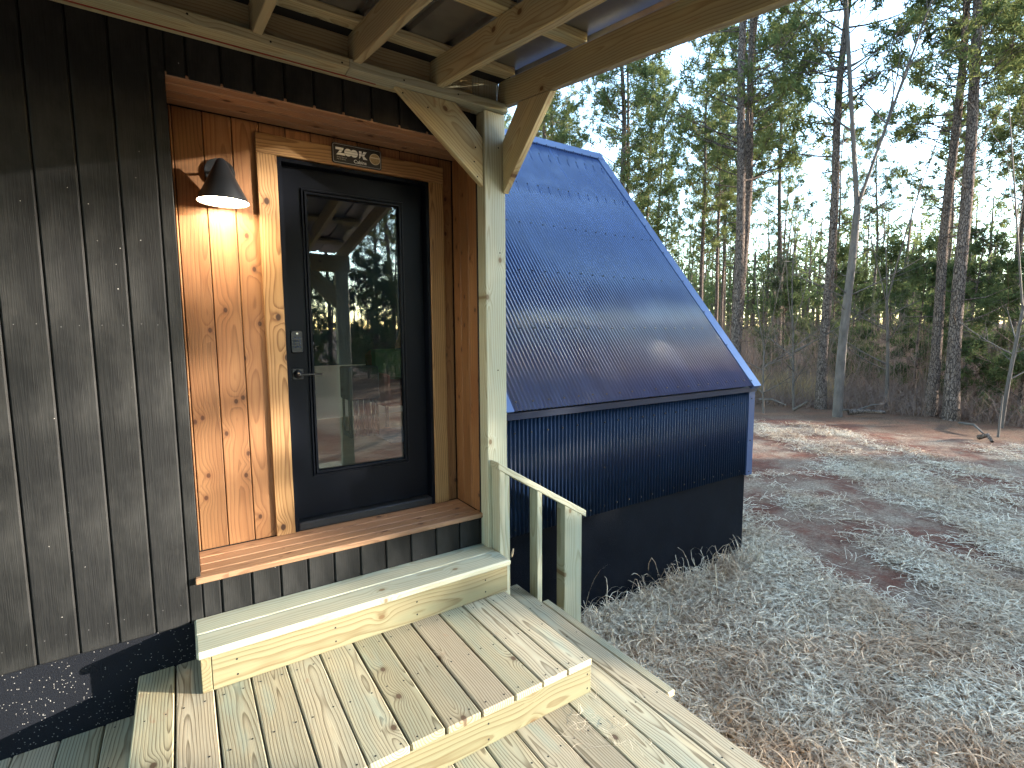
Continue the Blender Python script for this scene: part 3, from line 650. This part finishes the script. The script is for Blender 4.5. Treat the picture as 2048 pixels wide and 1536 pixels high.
def pine_data(seed, H, r0, cb, spread, tufts, dens=1., dead=8, fork=None, size=.2):
    g = np.random.default_rng(seed)
    hs = np.linspace(0, H, 14); ph = g.uniform(0, 6.28, 4)
    px = .10*np.sin(hs*.35+ph[0])*hs/H*1.2+.04*np.sin(hs*.9+ph[1]); py = .10*np.sin(hs*.31+ph[2])*hs/H*1.2+.04*np.sin(hs*.8+ph[3])
    px -= px[0]; py -= py[0]
    Rd = r0*(1-.86*(hs/H)**1.1); Rd[0] *= 1.28
    paths = [np.stack([px, py, hs], 1)]; rads = [Rd]
    if fork:
        f0 = fork; k = hs >= f0; 
        p2 = np.stack([px, py, hs], 1).copy(); off = np.clip((hs-f0*.55)/(f0*.9), 0, 1)[:, None]*np.array([[.42, -.30, 0]])*(1+.35*np.clip((hs-f0)/(H-f0), 0, 1))[:, None]
        paths.append(p2+off+np.array([[.10, -.07, 0]])); rads.append(Rd*.92)
        paths[0] = paths[0]-off*.25
    tv, tf = ribbon_tube(paths, rads, 10)
    bp, br, C = [], [], []
    axes = paths
    for _ in range(dead):
        h = g.uniform(.10*H, cb*H); ax = axes[g.integers(len(axes))]; b = np.array([np.interp(h, hs, ax[:, 0]), np.interp(h, hs, ax[:, 1]), h])
        a = g.uniform(0, 6.28); L = g.uniform(.3, 1.7); d = np.array([np.cos(a), np.sin(a), g.uniform(-.1, .5)])
        bp.append(np.array([b, b+d*L*.5+g.normal(size=3)*.04, b+d*L+np.array([0, 0, .1*L])])); br.append([.018, .011, .003])
    h = cb*H
    while h < H*.985:
        tt = (h/H-cb)/(1-cb); Lm = spread*(1-tt)**.75*(.55+.45*min(1, tt*4+.35))+.25
        for _ in range(g.integers(2, 5)):
            ax = axes[g.integers(len(axes))]; b = np.array([np.interp(h, hs, ax[:, 0]), np.interp(h, hs, ax[:, 1]), h+g.uniform(-.15, .15)])
            a = g.uniform(0, 6.28); L = Lm*g.uniform(.55, 1.15); rise = g.uniform(.15, .75)*(1 if tt < .7 else 1.5)
            d = np.array([np.cos(a), np.sin(a), rise]); d /= np.linalg.norm(d); s = np.linspace(0, 1, 5)
            P = b+d*L*s[:, None]+np.stack([g.normal()*.06*s, g.normal()*.06*s, .22*L*s**2-.10*L*s], 1)
            rb = .012+.016*L/spread; bp.append(P); br.append(rb*(1-.85*s))
            for _ in range(int(3+L*2.6)):
                u = g.uniform(.28, 1.); q = np.array([np.interp(u, s, P[:, i]) for i in range(3)])
                dd = d+g.normal(size=3)*.75; dd[2] += .25; dd /= np.linalg.norm(dd); l2 = g.uniform(.25, .75)*(1.2-u*.5)*min(1., L)
                bp.append(np.array([q, q+dd*l2*.5, q+dd*l2+np.array([0, 0, .05])])); br.append([.008, .006, .002])
                for _ in range(max(1, int(tufts*dens))):
                    C.append(q+dd*l2*g.uniform(.72, 1.12)+g.normal(size=3)*.05)
            C += [P[-1]+g.normal(size=3)*.07 for _ in range(3)]
        h += g.uniform(.24, .55)
    for ax in axes: C += [ax[-1]+g.normal(size=3)*np.array([.1, .1, .3]) for _ in range(14)]
    bv, bf = ribbon_tube(bp, br, 4) if len(set(map(len, bp))) else None
    return (tv, tf), (bv, bf), needles(np.array(C), size*1.12, 8, seed+1)
def tree_proto(name, data, leaf, bark):
    (tv, tf), (bv, bf), (nv, nf) = data
    mk = lambda n, v, f, m_, sm: np_mesh(n, v, f, m_, None, None, sm)
    a = mk('trunk', tv, tf, bark, True); b = mk('branches', bv, bf, bark, True); c_ = mk('crown', nv, nf, leaf, False)
    out = [a.data, b.data, c_.data]
    for q in (a, b, c_): COL.objects.unlink(q); bpy.data.objects.remove(q)
    return out
def plant(name, proto, x, y, label, cat, group=None, sc=1., rz=0., lean=(0, 0), names=('trunk', 'branches', 'crown')):
    o = bpy.data.objects.new(name, None); o.empty_display_size = .2
    Mx = Matrix.Translation((x, y, float(gz(x, y))-.08)) @ Matrix.Rotation(lean[0], 4, 'X') @ Matrix.Rotation(lean[1], 4, 'Y') @ Matrix.Rotation(rz, 4, 'Z') @ Matrix.Scale(sc, 4)
    link(o, None, Mx); tag(o, label, cat, group)
    for n, me in zip(names, proto):
        c_ = bpy.data.objects.new(n, me); COL.objects.link(c_); c_.parent = o
        if n in ('branches', 'crown'): c_['kind'] = 'stuff'
    return o
PR = {}
PR['double'] = tree_proto('d', pine_data(21, 21., .15, .30, 2.9, 3, 1., 16, fork=4.6), M['needle'], M['bark'])
PR['a'] = tree_proto('a', pine_data(31, 19., .122, .36, 2.2, 3, 1., 14), M['needle'], M['bark'])
PR['b'] = tree_proto('b', pine_data(32, 21., .138, .38, 2.5, 3, 1., 14), M['needle'], M['bark'])
PR['c'] = tree_proto('c', pine_data(33, 16., .115, .44, 1.7, 3, 1., 10), M['needle'], M['bark'])
PR['d'] = tree_proto('e', pine_data(34, 17., .10, .48, 1.5, 3, 1., 12), M['needle'], M['bark'])
PR['full'] = tree_proto('f', pine_data(35, 15.5, .15, .16, 2.3, 3, 1.2, 6, size=.2), M['needle'], M['bark'])
PR['young'] = tree_proto('y', pine_data(36, 6.5, .06, .05, 1.4, 6, 1., 0, size=.17), M['cedarleaf'], M['bark'])
PR['bush'] = tree_proto('u', pine_data(37, 4.2, .045, .03, 1.3, 7, 1.2, 0, size=.16), M['cedarleaf'], M['bark'])
def bare_data(seed, H, r0, forkh):
    g = np.random.default_rng(seed); paths, rads = [], []
    def grow(b, d, L, r, lev):
        s = np.linspace(0, 1, 6); bend = g.normal(size=3)*.10*L; P = b+d*L*s[:, None]+bend*(s**2)[:, None]; P[:, 2] += .10*L*s**2
        paths.append(P); rads.append(r*(1-.62*s))
        if lev == 0: return
        for _ in range(g.integers(4, 7) if lev > 1 else g.integers(3, 6)):
            u = g.uniform(.3, 1.); q = np.array([np.interp(u, s, P[:, i]) for i in range(3)])
            dd = d+g.normal(size=3)*.6; dd[2] += .15; dd /= np.linalg.norm(dd); grow(q, dd, L*g.uniform(.3, .55), r*(1-.62*u)*.55, lev-1)
    hs = np.linspace(0, forkh, 8); T = np.stack([.02*np.sin(hs*1.3), .03*np.sin(hs), hs], 1); tv, tf = ribbon_tube([T], [np.linspace(r0*1.15, r0*.8, 8)], 10)
    for k in range(3): 
        a = 2.1*k+.5; grow(T[-1]-np.array([0, 0, .05]), np.array([.22*np.cos(a), .22*np.sin(a), .95]), (H-forkh)*(.95 if k == 0 else .7), r0*(.62 if k == 0 else .42), 3)
    for _ in range(7):
        h = g.uniform(.3, .95)*forkh; a = g.uniform(0, 6.28); grow(np.array([0, 0, h]), np.array([np.cos(a), np.sin(a), .5])/1.12, g.uniform(.7, 2.), .018, 2)
    bv, bf = ribbon_tube(paths, rads, 4); return tv, tf, bv, bf
def bare_proto(*a):
    tv, tf, bv, bf = bare_data(*a); out = []
    for v, f in ((tv, tf), (bv, bf)):
        q = np_mesh('wood', v, f, M['bark2'], None, None, True); out.append(q.data); COL.objects.unlink(q); bpy.data.objects.remove(q)
    return out
PR['bare'] = bare_proto(41, 12., .095, 5.2); PR['sapling'] = bare_proto(42, 6., .028, 2.2); PR['sapling2'] = bare_proto(43, 8., .04, 3.)
# ground point under an image position of the photograph's 2048-wide grid, used once to read off where each trunk stands
def gp(u, dist):
    d = CF+CR*((u-1024)/1004.18); d.z = 0; d.normalize(); return CP.x+d.x*dist, CP.y+d.y*dist
F = [  # proto, x, y, scale, rot, lean, label
 ('double', 12.9, 5.9, 1., .9, (0, 0), 'tall pine with twin trunks grown together, rising right of the metal roof'),
 ('a', 13.97, 4.0, 1.0, 2.2, (0, .02), 'straight rough-barked pine at the edge of the clearing beside the pale leaning tree'),
 ('b', 15.1, 1.95, .88, 1.2, (0, .01), 'dark straight pine close behind the thick pine at the right edge'),
 ('b', 14.8, 1.45, 1., 3.9, (-.01, .03), 'thick leaning pine with plated bark at the right edge of the clearing'),
 ('c', 16.6, .35, 1., .6, (0, .01), 'slim pine farthest right at the edge of the woods'),
 ('full', 12.9, 10.6, 1., 2.7, (0, 0), 'sunlit pine with yellow-green needles just right of the roof ridge'),
 ('full', 11.6, 13.4, .92, 4.4, (0, 0), 'pine crown showing above the roof ridge beside the porch brace'),
 ('c', 15.7, 7.6, 1.02, 5.2, (0, .01), 'slender pine half hidden behind the twin-trunk pine'),
]
for (k, x, y, sc, rz, ln, lb) in F: plant('pine_tree', PR[k], x, y, lb, 'tree', 'pines at the edge of the clearing', sc, rz, ln)
plant('bare_tree', PR['bare'], 13.0, 3.15, 'pale smooth-barked leafless tree leaning right at the clearing edge', 'tree', None, 1.0, .4, (0, .06), ('trunk', 'branches'))
SAP = ['thin leafless sapling left of the straight rough-barked pine', 'crooked leafless sapling near the right edge of the picture', 'bare grey sapling between the leaning tree and the thick pine', 'leafless sapling just right of the metal roof corner']
for (u, dd, k, sc, rz), lb in zip(((1590, 15.6, 'sapling', 1., .3), (2010, 15.4, 'sapling2', .9, 2.), (1775, 17., 'sapling2', 1., 4.), (1530, 14.6, 'sapling', .8, 1.)), SAP):
    x, y = gp(u, dd); plant('bare_sapling', PR[k], x, y, lb, 'tree', None, sc, rz, (jit(.06), jit(.06)), ('trunk', 'branches'))
# deeper woods: trunks that can be told apart but not named apart
occ = [(f_[1], f_[2]) for f_ in F]
def far_enough(x, y, d): return all((x-a)**2+(y-b)**2 > d*d for a, b in occ)
def deep_label(u):
    for lim, tx in ((1330, 'seen above the roof ridge beside the porch post'), (1420, 'between the sunlit pine and the twin-trunk pine'), (1500, 'close behind the twin-trunk pine'), (1640, 'between the twin-trunk pine and the rough-barked pine'),
                    (1760, 'behind the pale leaning tree'), (1880, 'between the pale leaning tree and the thick pine'), (1980, 'behind the thick pine at the right edge'), (9999, 'at the right border behind the thick pine')):
        if u < lim: return 'slender pine deeper in the woods, '+tx
for i in range(400):
    u = random.uniform(1020, 2150); dd = random.uniform(17.5, 40); x, y = gp(u, dd)
    if math.hypot(x-1, y+2) < 14.5 or not far_enough(x, y, 1.15): continue
    occ.append((x, y))
    plant('pine_tree', PR[random.choice('abcddcd')], x, y, deep_label(u), 'tree', 'pines deeper in the woods', random.uniform(.75, 1.05), random.uniform(0, 6.3), (jit(.025), jit(.025)))
    if len(occ) > 34: break
ES = ['at the right border behind the brush', 'just right of the thick pine', 'right of the thick pine, farther back', 'left of the thick pine', 'midway between leaning tree and thick pine', 'right behind the pale leaning tree', 'directly behind the thick pine', 'left of the rough-barked pine near the metal roof', 'cut by the right border, behind the slim pine', 'between the rough-barked pine and the leaning tree']
for i, (u, dd, k, sc) in enumerate(((2040, 17.5, 'bush', 1.), (1935, 18.5, 'young', .75), (1985, 23, 'young', .6), (1830, 20., 'bush', 1.1), (1770, 22., 'young', .8), (1700, 23., 'young', .7), (1880, 25., 'young', .7), (1560, 24., 'young', .8), (2090, 21., 'young', .7), (1660, 26, 'young', .9))):
    x, y = gp(u, dd); plant('evergreen_shrub', PR[k], x, y, 'dark evergreen sapling in the understory '+ES[i], 'shrub', 'evergreen saplings in the understory', sc, random.uniform(0, 6.3))
# woods beside and behind the camera (they shade the wing and show in the door glass)
def qt(q, tt): return q*.6+tt*.8, q*.8-tt*.6
BK_L = 'pine of the woods behind the camera, seen only as a reflection in the door glass'
for i in range(200):
    a = random.uniform(R(88), R(255)); dd = random.uniform(15, 34); x, y = 1+dd*math.sin(a), -2+dd*math.cos(a)
    q = x*.6+y*.8
    if not far_enough(x, y, 2.4) or -3.0 < q < .55 or 5.6 < q < 8 or (a < R(160) and dd < 27): continue
    occ.append((x, y)); plant('pine_tree', PR[random.choice('abcdca')], x, y, BK_L, 'tree', 'pines behind the camera', random.uniform(.8, 1.05) if a > R(160) else random.uniform(.6, .8), random.uniform(0, 6.3), (jit(.03), jit(.03)))
    if len(occ) > 84: break
plant('pine_tree', PR['a'], *qt(-.95, 22.), 'pine beyond the right border whose crown shades the upper cabin wall', 'tree', None, .84, 1.)
for i in range(15):
    az = R(random.uniform(152, 175)); dd = 17.5+i*.9; x, y = .4+dd*math.sin(az), .36+dd*math.cos(az)
    plant('pine_tree' if i % 3 == 0 else 'evergreen_tree', PR['a' if i % 3 == 0 else 'young'], x, y, BK_L if i % 3 == 0 else 'young evergreen behind the camera, seen only as a reflection in the door glass', 'tree', 'pines behind the camera' if i % 3 == 0 else 'evergreens reflected in the glass', random.uniform(.6, 1.0), random.uniform(0, 6.3), (jit(.05), jit(.05)))
for i in range(60):
    az = R(random.uniform(252, 400)); dd = random.uniform(14.5, 28); x, y = 1+dd*math.sin(az), .5+dd*math.cos(az)
    if not far_enough(x, y, 2.6): continue
    occ.append((x, y)); plant('pine_tree', PR[random.choice('abcd')], x, y, 'pine standing behind or left of the cabin, hidden by it', 'tree', 'pines hidden behind the cabin', random.uniform(.8, 1.05), random.uniform(0, 6.3))
    if len(occ) > 124: break
SH_L = 'evergreen at the clearing edge beyond the right border, shading the metal wing'
for (q, tt, k, sc) in ((1.3, 19, 'young', 1.15), (2.2, 17.5, 'young', 1.2), (3.1, 19, 'young', 1.15), (4.0, 17.5, 'young', 1.2), (4.8, 19.5, 'young', 1.1), (1.4, 22, 'young', 1.3), (3.5, 22.5, 'young', 1.35), (2.7, 21, 'young', 1.3), (4.7, 23, 'young', 1.35), (1.9, 26, 'full', .62), (3.3, 27, 'full', .62), (4.3, 30, 'full', .7)):
    x, y = qt(q, tt); plant('evergreen_tree', PR[k], x, y, SH_L, 'tree', 'evergreens shading the wing', sc, random.uniform(0, 6.3))
# ------------------------------------------------------------------ stuff: straw, brush, far woods, litter
def strands(P, az, L, W, curl, lift, seed, seg=4):
    """flat curling ribbons lying on the ground"""
    g = np.random.default_rng(seed); n = len(P); s = np.linspace(0, 1, seg+1)
    k = curl*g.normal(size=n); ang = az[:, None]+k[:, None]*s[None]*2.2
    st = (L/seg)[:, None]; dx_ = np.cos(ang)*st; dy_ = np.sin(ang)*st
    x = P[:, 0:1]+np.cumsum(dx_, 1)-dx_; y = P[:, 1:2]+np.cumsum(dy_, 1)-dy_
    h = lift[:, None]*np.sin(np.pi*np.clip(s[None]*g.uniform(.5, 1.25, (n, 1)), 0, 1))
    z = P[:, 2:3]+h+.004
    nx_, ny_ = -np.sin(ang), np.cos(ang); wz = g.uniform(-.6, .6, (n, 1)); wd = W[:, None]*np.where(s[None] > .95, .35, 1.)
    A = np.stack([x-nx_*wd, y-ny_*wd, z-wz*wd], -1); B = np.stack([x+nx_*wd, y+ny_*wd, z+wz*wd], -1)
    V = np.stack([A, B], 2).reshape(n, -1, 3); base = (np.arange(n)*(seg+1)*2)[:, None]; i = np.arange(seg)[None]*2
    Fq = np.stack([base+i, base+i+1, base+i+3, base+i+2], -1).reshape(-1, 4)
    return V.reshape(-1, 3), Fq
def strawmat(name, a, b, c_):
    t = NT(name); p = t.geo(); n_ = t.noise(p, 26., 2, .6); n2 = t.noise(p, 1.2, 4, .6)
    c = t.mix(t.mr(n_, .36, .58), a, b); c = t.mix(t.mr(n2, .42, .68, 0, .9), c, c_)
    d = t.n('ShaderNodeBsdfDiffuse', {'Color': c}); tl = t.n('ShaderNodeBsdfTranslucent', {'Color': c}); mx = t.n('ShaderNodeMixShader', {0: .2, 1: d.outputs[0], 2: tl.outputs[0]})
    t.t.links.new(mx.outputs[0], t.out.inputs[0]); return t.m
M['straw'] = strawmat('pale_straw', (.27, .18, .115), (.86, .72, .54), (.42, .27, .165))
def field(n, seed, fn):
    g = np.random.default_rng(seed); u = g.uniform(1000, 2200, n); d = fn(g, n)
    D = np.array([CF.x, CF.y])+np.outer((u-1024)/1004.18, np.array([CR.x, CR.y])); D /= np.linalg.norm(D, axis=1)[:, None]
    return np.array([CP.x, CP.y])+D*d[:, None], d, g
def clear_of(P):
    x, y = P[:, 0], P[:, 1]
    return ~((x < 1.36) & (y < .03)) & ~((y > .0) & (x < 4.03) & (x > -3)) 
Pxy, dd, g = field(170000, 3, lambda g, n: 1.6+11.6*g.uniform(0, 1, n)**1.15)
cl = hnoise(Pxy[:, 0]*2.1+3, Pxy[:, 1]*2.3)+.7*hnoise(Pxy[:, 0]*5.7, Pxy[:, 1]*5.1+4)
keep = clear_of(Pxy) & (cl+g.uniform(-.5, 1.1, len(cl))+np.clip((5.6-dd)*.3, -.75, .55)-.55*np.clip(np.sin(Pxy[:, 0]*.55+Pxy[:, 1]*1.9+hnoise(Pxy[:, 0]*.7, Pxy[:, 1]*.7)), 0, 1)*(dd > 4.5) > .05)
Pxy = Pxy[keep]; dd = dd[keep]; n = len(Pxy)
near = (dd < 6)
z = gz(Pxy[:, 0], Pxy[:, 1])+g.uniform(0, .035, n)*np.where(near, 1, .4)
lean = hnoise(Pxy[:, 0]*.9, Pxy[:, 1]*.8)*2.2
V, Fq = strands(np.stack([Pxy[:, 0], Pxy[:, 1], z], 1), lean+g.normal(size=n)*.95+np.where(g.random(n) < .5, np.pi, 0), g.uniform(.10, .36, n), np.where(near, g.uniform(.0014, .0036, n), g.uniform(.0018, .0036, n)), 1., g.gamma(1.8, .013, n), 5, 5)
tag(np_mesh('straw', V, Fq, M['straw']), 'pale dry straw scattered thickly over the red clay ground', 'straw', None, 'stuff')
# tufts curling up against the wing's foundation
g = np.random.default_rng(8); n = 900; x = g.uniform(1.6, 4.25, n); y = -.02-g.gamma(1.3, .09, n)
k = x > 4.03; y[k] += g.uniform(0, .8, k.sum())
a = g.uniform(0, 6.28, n); V, Fq = strands(np.stack([x, y, gz(x, y)+.01], 1), a, g.uniform(.12, .34, n), g.uniform(.0014, .0026, n), 1.1, g.gamma(2., .045, n), 9, 6)
tag(np_mesh('straw_tufts', V, Fq, M['straw']), 'loose straw curling up along the black foundation of the wing', 'straw', None, 'stuff')
g = np.random.default_rng(12); n = 30; x = .93+g.normal(size=n)*.10; y = -1.22+g.normal(size=n)*.08
V, Fq = strands(np.stack([x, y, np.full(n, ZL+.002)], 1), g.uniform(0, 6.28, n), g.uniform(.05, .2, n), g.uniform(.0004, .0007, n), 1.1, g.gamma(1.5, .004, n), 13, 6)
tag(np_mesh('loose_straw', V, Fq, M['straw']), 'few stray straws lying on the deck boards below the landing', 'straw', None, 'stuff')
# leafless brush and dry grass along the edge of the woods
def brush(n, seed, umin, umax, d0, d1, h0, h1, mat, name, label, w0=.004, lean_=.5):
    g = np.random.default_rng(seed); u = g.uniform(umin, umax, n); d = d0+(d1-d0)*g.uniform(0, 1, n)**1.3
    D = np.array([CF.x, CF.y])+np.outer((u-1024)/1004.18, np.array([CR.x, CR.y])); D /= np.linalg.norm(D, axis=1)[:, None]
    P = np.array([CP.x, CP.y])+D*d[:, None]; z = gz(P[:, 0], P[:, 1])
    s = np.linspace(0, 1, 5); H = g.uniform(h0, h1, n)*(.5+.5*g.random(n)); a = g.uniform(0, 6.28, n); ln = g.gamma(1.5, lean_, n)
    x = P[:, 0:1]+np.cos(a)[:, None]*ln[:, None]*H[:, None]*s**1.4+g.normal(size=(n, 5))*.03*s; y = P[:, 1:2]+np.sin(a)[:, None]*ln[:, None]*H[:, None]*s**1.4+g.normal(size=(n, 5))*.03*s
    zz = z[:, None]+H[:, None]*s-.03; b = g.uniform(0, 6.28, n); wd = w0*g.uniform(.6, 1.5, n)[:, None]*(1-.7*s)
    A = np.stack([x-np.cos(b)[:, None]*wd, y-np.sin(b)[:, None]*wd, zz], -1); B = np.stack([x+np.cos(b)[:, None]*wd, y+np.sin(b)[:, None]*wd, zz], -1)
    V = np.stack([A, B], 2).reshape(-1, 3); base = (np.arange(n)*10)[:, None]; i = np.arange(4)[None]*2
    return tag(np_mesh(name, V, np.stack([base+i, base+i+1, base+i+3, base+i+2], -1).reshape(-1, 4), mat), label, 'brush', None, 'stuff')
brush(7500, 51, 1480, 2150, 15.9, 22, .2, 1.0, M['twig'], 'brush', 'tangle of leafless brush along the edge of the woods', .006, .8)
brush(9000, 52, 1300, 2150, 18, 40, .6, 3.8, M['twig'], 'thicket', 'grey leafless thicket among the pine trunks', .006, .35)
brush(5000, 53, 1480, 1680, 17.5, 23, .3, .9, M['dry'], 'dry_grass', 'dry golden grass under the pines right of the metal roof', .006, .3)
# distant woods as one mass
g = np.random.default_rng(61); paths, rads, C = [], [], []
for i in range(620):
    az = R(g.uniform(36, 82)) if i < 420 else R(g.uniform(82, 250)); d = g.uniform(41, 85); x, y = CP.x+d*math.sin(az), CP.y+d*math.cos(az)
    if abs(math.degrees(az)-126.9) < 6: continue
    z = float(gz(x, y)); H = g.uniform(6, 11); r = g.uniform(.07, .16)
    paths.append(np.array([(x, y, z-.3), (x+g.normal()*.2, y, z+H*.5), (x+g.normal()*.4, y, z+H)])); rads.append([r, r*.75, r*.2])
    m_ = 16; hh = z+H*(1-.62*g.random(m_)**1.2); C.append(np.stack([x+g.normal(size=m_)*1.3, y+g.normal(size=m_)*1.3, hh], 1))
    m_ = 12; C.append(np.stack([x+g.normal(size=m_)*1.8, y+g.normal(size=m_)*1.8, z+g.uniform(.2, 5, m_)], 1))
V1, F1 = ribbon_tube(paths, rads, 5)
fw = np_mesh('far_woods', V1, F1, M['bark'], None, None, True); tag(fw, 'distant mass of pine woods far behind the trunks', 'woods', None, 'stuff')
V2, F2 = needles(np.concatenate(C), .55, 8, 62, .2, .10); np_mesh('far_foliage', V2, F2, M['needle'], fw)['kind'] = 'stuff'
# fallen timber and debris at the edge
def log(pts, r, label, mat='bark2', name='fallen_branch', cat='branch'):
    P = np.array([(x, y, float(gz(x, y))+h) for x, y, h in pts]); s = np.linspace(0, 1, len(P))
    vs, fs = ribbon_tube([P], [r*(1-.5*s)], 8); tag(np_mesh(name, vs, fs, M[mat], None, None, True), label, cat)
def gpath(*a): return [(*gp(u, d), h) for u, d, h in a]
log(gpath((1700, 14.9, .10), (1730, 15.0, .14), (1775, 14.9, .16)), .075, 'dark fallen log lying right of the pale leaning tree', 'bark', 'fallen_log', 'log')
log(gpath((1590, 15.2, .06), (1604, 15.1, .2), (1618, 15.0, .34)), .045, 'pale broken branch sticking up left of the rough-barked pine')
log(gpath((1690, 15.2, .12), (1716, 15.1, .14), (1748, 15.2, .28), (1770, 15.4, .3)), .028, 'thin pale branch resting on the dark fallen log')
log(gpath((1925, 15.2, .05), (1955, 14.6, .12), (1975, 14.0, .05)), .03, 'curved bare branch on the ground right of the thick pine')
log(gpath((1520, 15.4, .25), (1545, 15.2, .3), (1575, 15.0, .2)), .03, 'grey branch lying in the brush right of the wing corner')
log(gpath((1968, 13.4, .05), (1985, 13.2, .14), (1995, 13.0, .05)), .05, 'short weathered stick on the dirt at the far right', 'bark')
log(gpath((2006, 14.0, 0), (2007, 14.0, .5), (2008, 14.0, .85)), .022, 'upright broken stake in the brush at the far right', 'bark2', 'stake', 'stake')

# ------------------------------------------------------------------ things inside, seen through the door glass
M['fabric'] = simple('dark_blanket', (.03, .04, .06), .95, 0, .2, (90., .8, .01))
M['rust'] = simple('rust_velvet', (.15, .06, .045), .9, 0, .3, (60., .4, .006))
M['green'] = simple('green_throw', (.06, .12, .075), .95, 0, .2, (80., .7, .01))
M['darkwood'] = simple('dark_table_wood', (.035, .028, .024), .5)
M['rug'] = simple('patterned_rug', (.20, .22, .27), .95, 0, .1, None, (14., (.45, .42, .38)))
tb = thing('side_table', (1.14, 2.84, .012), 'dark slatted side table with a blanket, seen through the door glass', 'table')
board('tabletop', tb, .98, 1.30, 2.68, 3.0, .735, .765, M['darkwood'], 'x')
board('blanket', tb, .972, 1.308, 2.672, 3.008, .42, .775, M['fabric'], 'z', 'x', .012)
for x in (.985, 1.045, 1.105, 1.165, 1.225, 1.27): board('slat', tb, x, x+.024, 2.685, 2.705, .014, .419, M['darkwood'], 'z', 'x'); board('slat', tb, x, x+.024, 2.965, 2.985, .014, .419, M['darkwood'], 'z', 'x')
board('base', tb, .98, 1.30, 2.706, 2.964, .014, .05, M['darkwood'], 'x')
ch = thing('armchair', (1.85, 3.35, .012), 'rust velvet armchair with a green throw, seen through the door glass', 'armchair')
board('seat', ch, 1.52, 2.16, 3.05, 3.62, .26, .47, M['rust'], 'x', 'y', .04)
board('backrest', ch, 1.46, 2.2, 3.5, 3.68, .40, .92, M['rust'], 'x', 'z', .05)
for x in (1.44, 2.12): board('armrest', ch, x, x+.12, 3.0, 3.6, .28, .66, M['rust'], 'y', 'z', .04)
for x in (1.52, 2.12):
    for y in (3.1, 3.6): board('leg', ch, x, x+.035, y, y+.035, .013, .27, M['darkwood'], 'z', None)
board('throw', ch, 1.50, 1.9, 3.455, 3.7, .55, .935, M['green'], 'x', 'z', .03)
rg = board('rug', None, 1.25, 3.2, 2.2, 3.0, .013, .022, M['rug'], 'x', 'y', .002); tag(rg, 'pale patterned rug on the floor inside the cabin', 'rug')
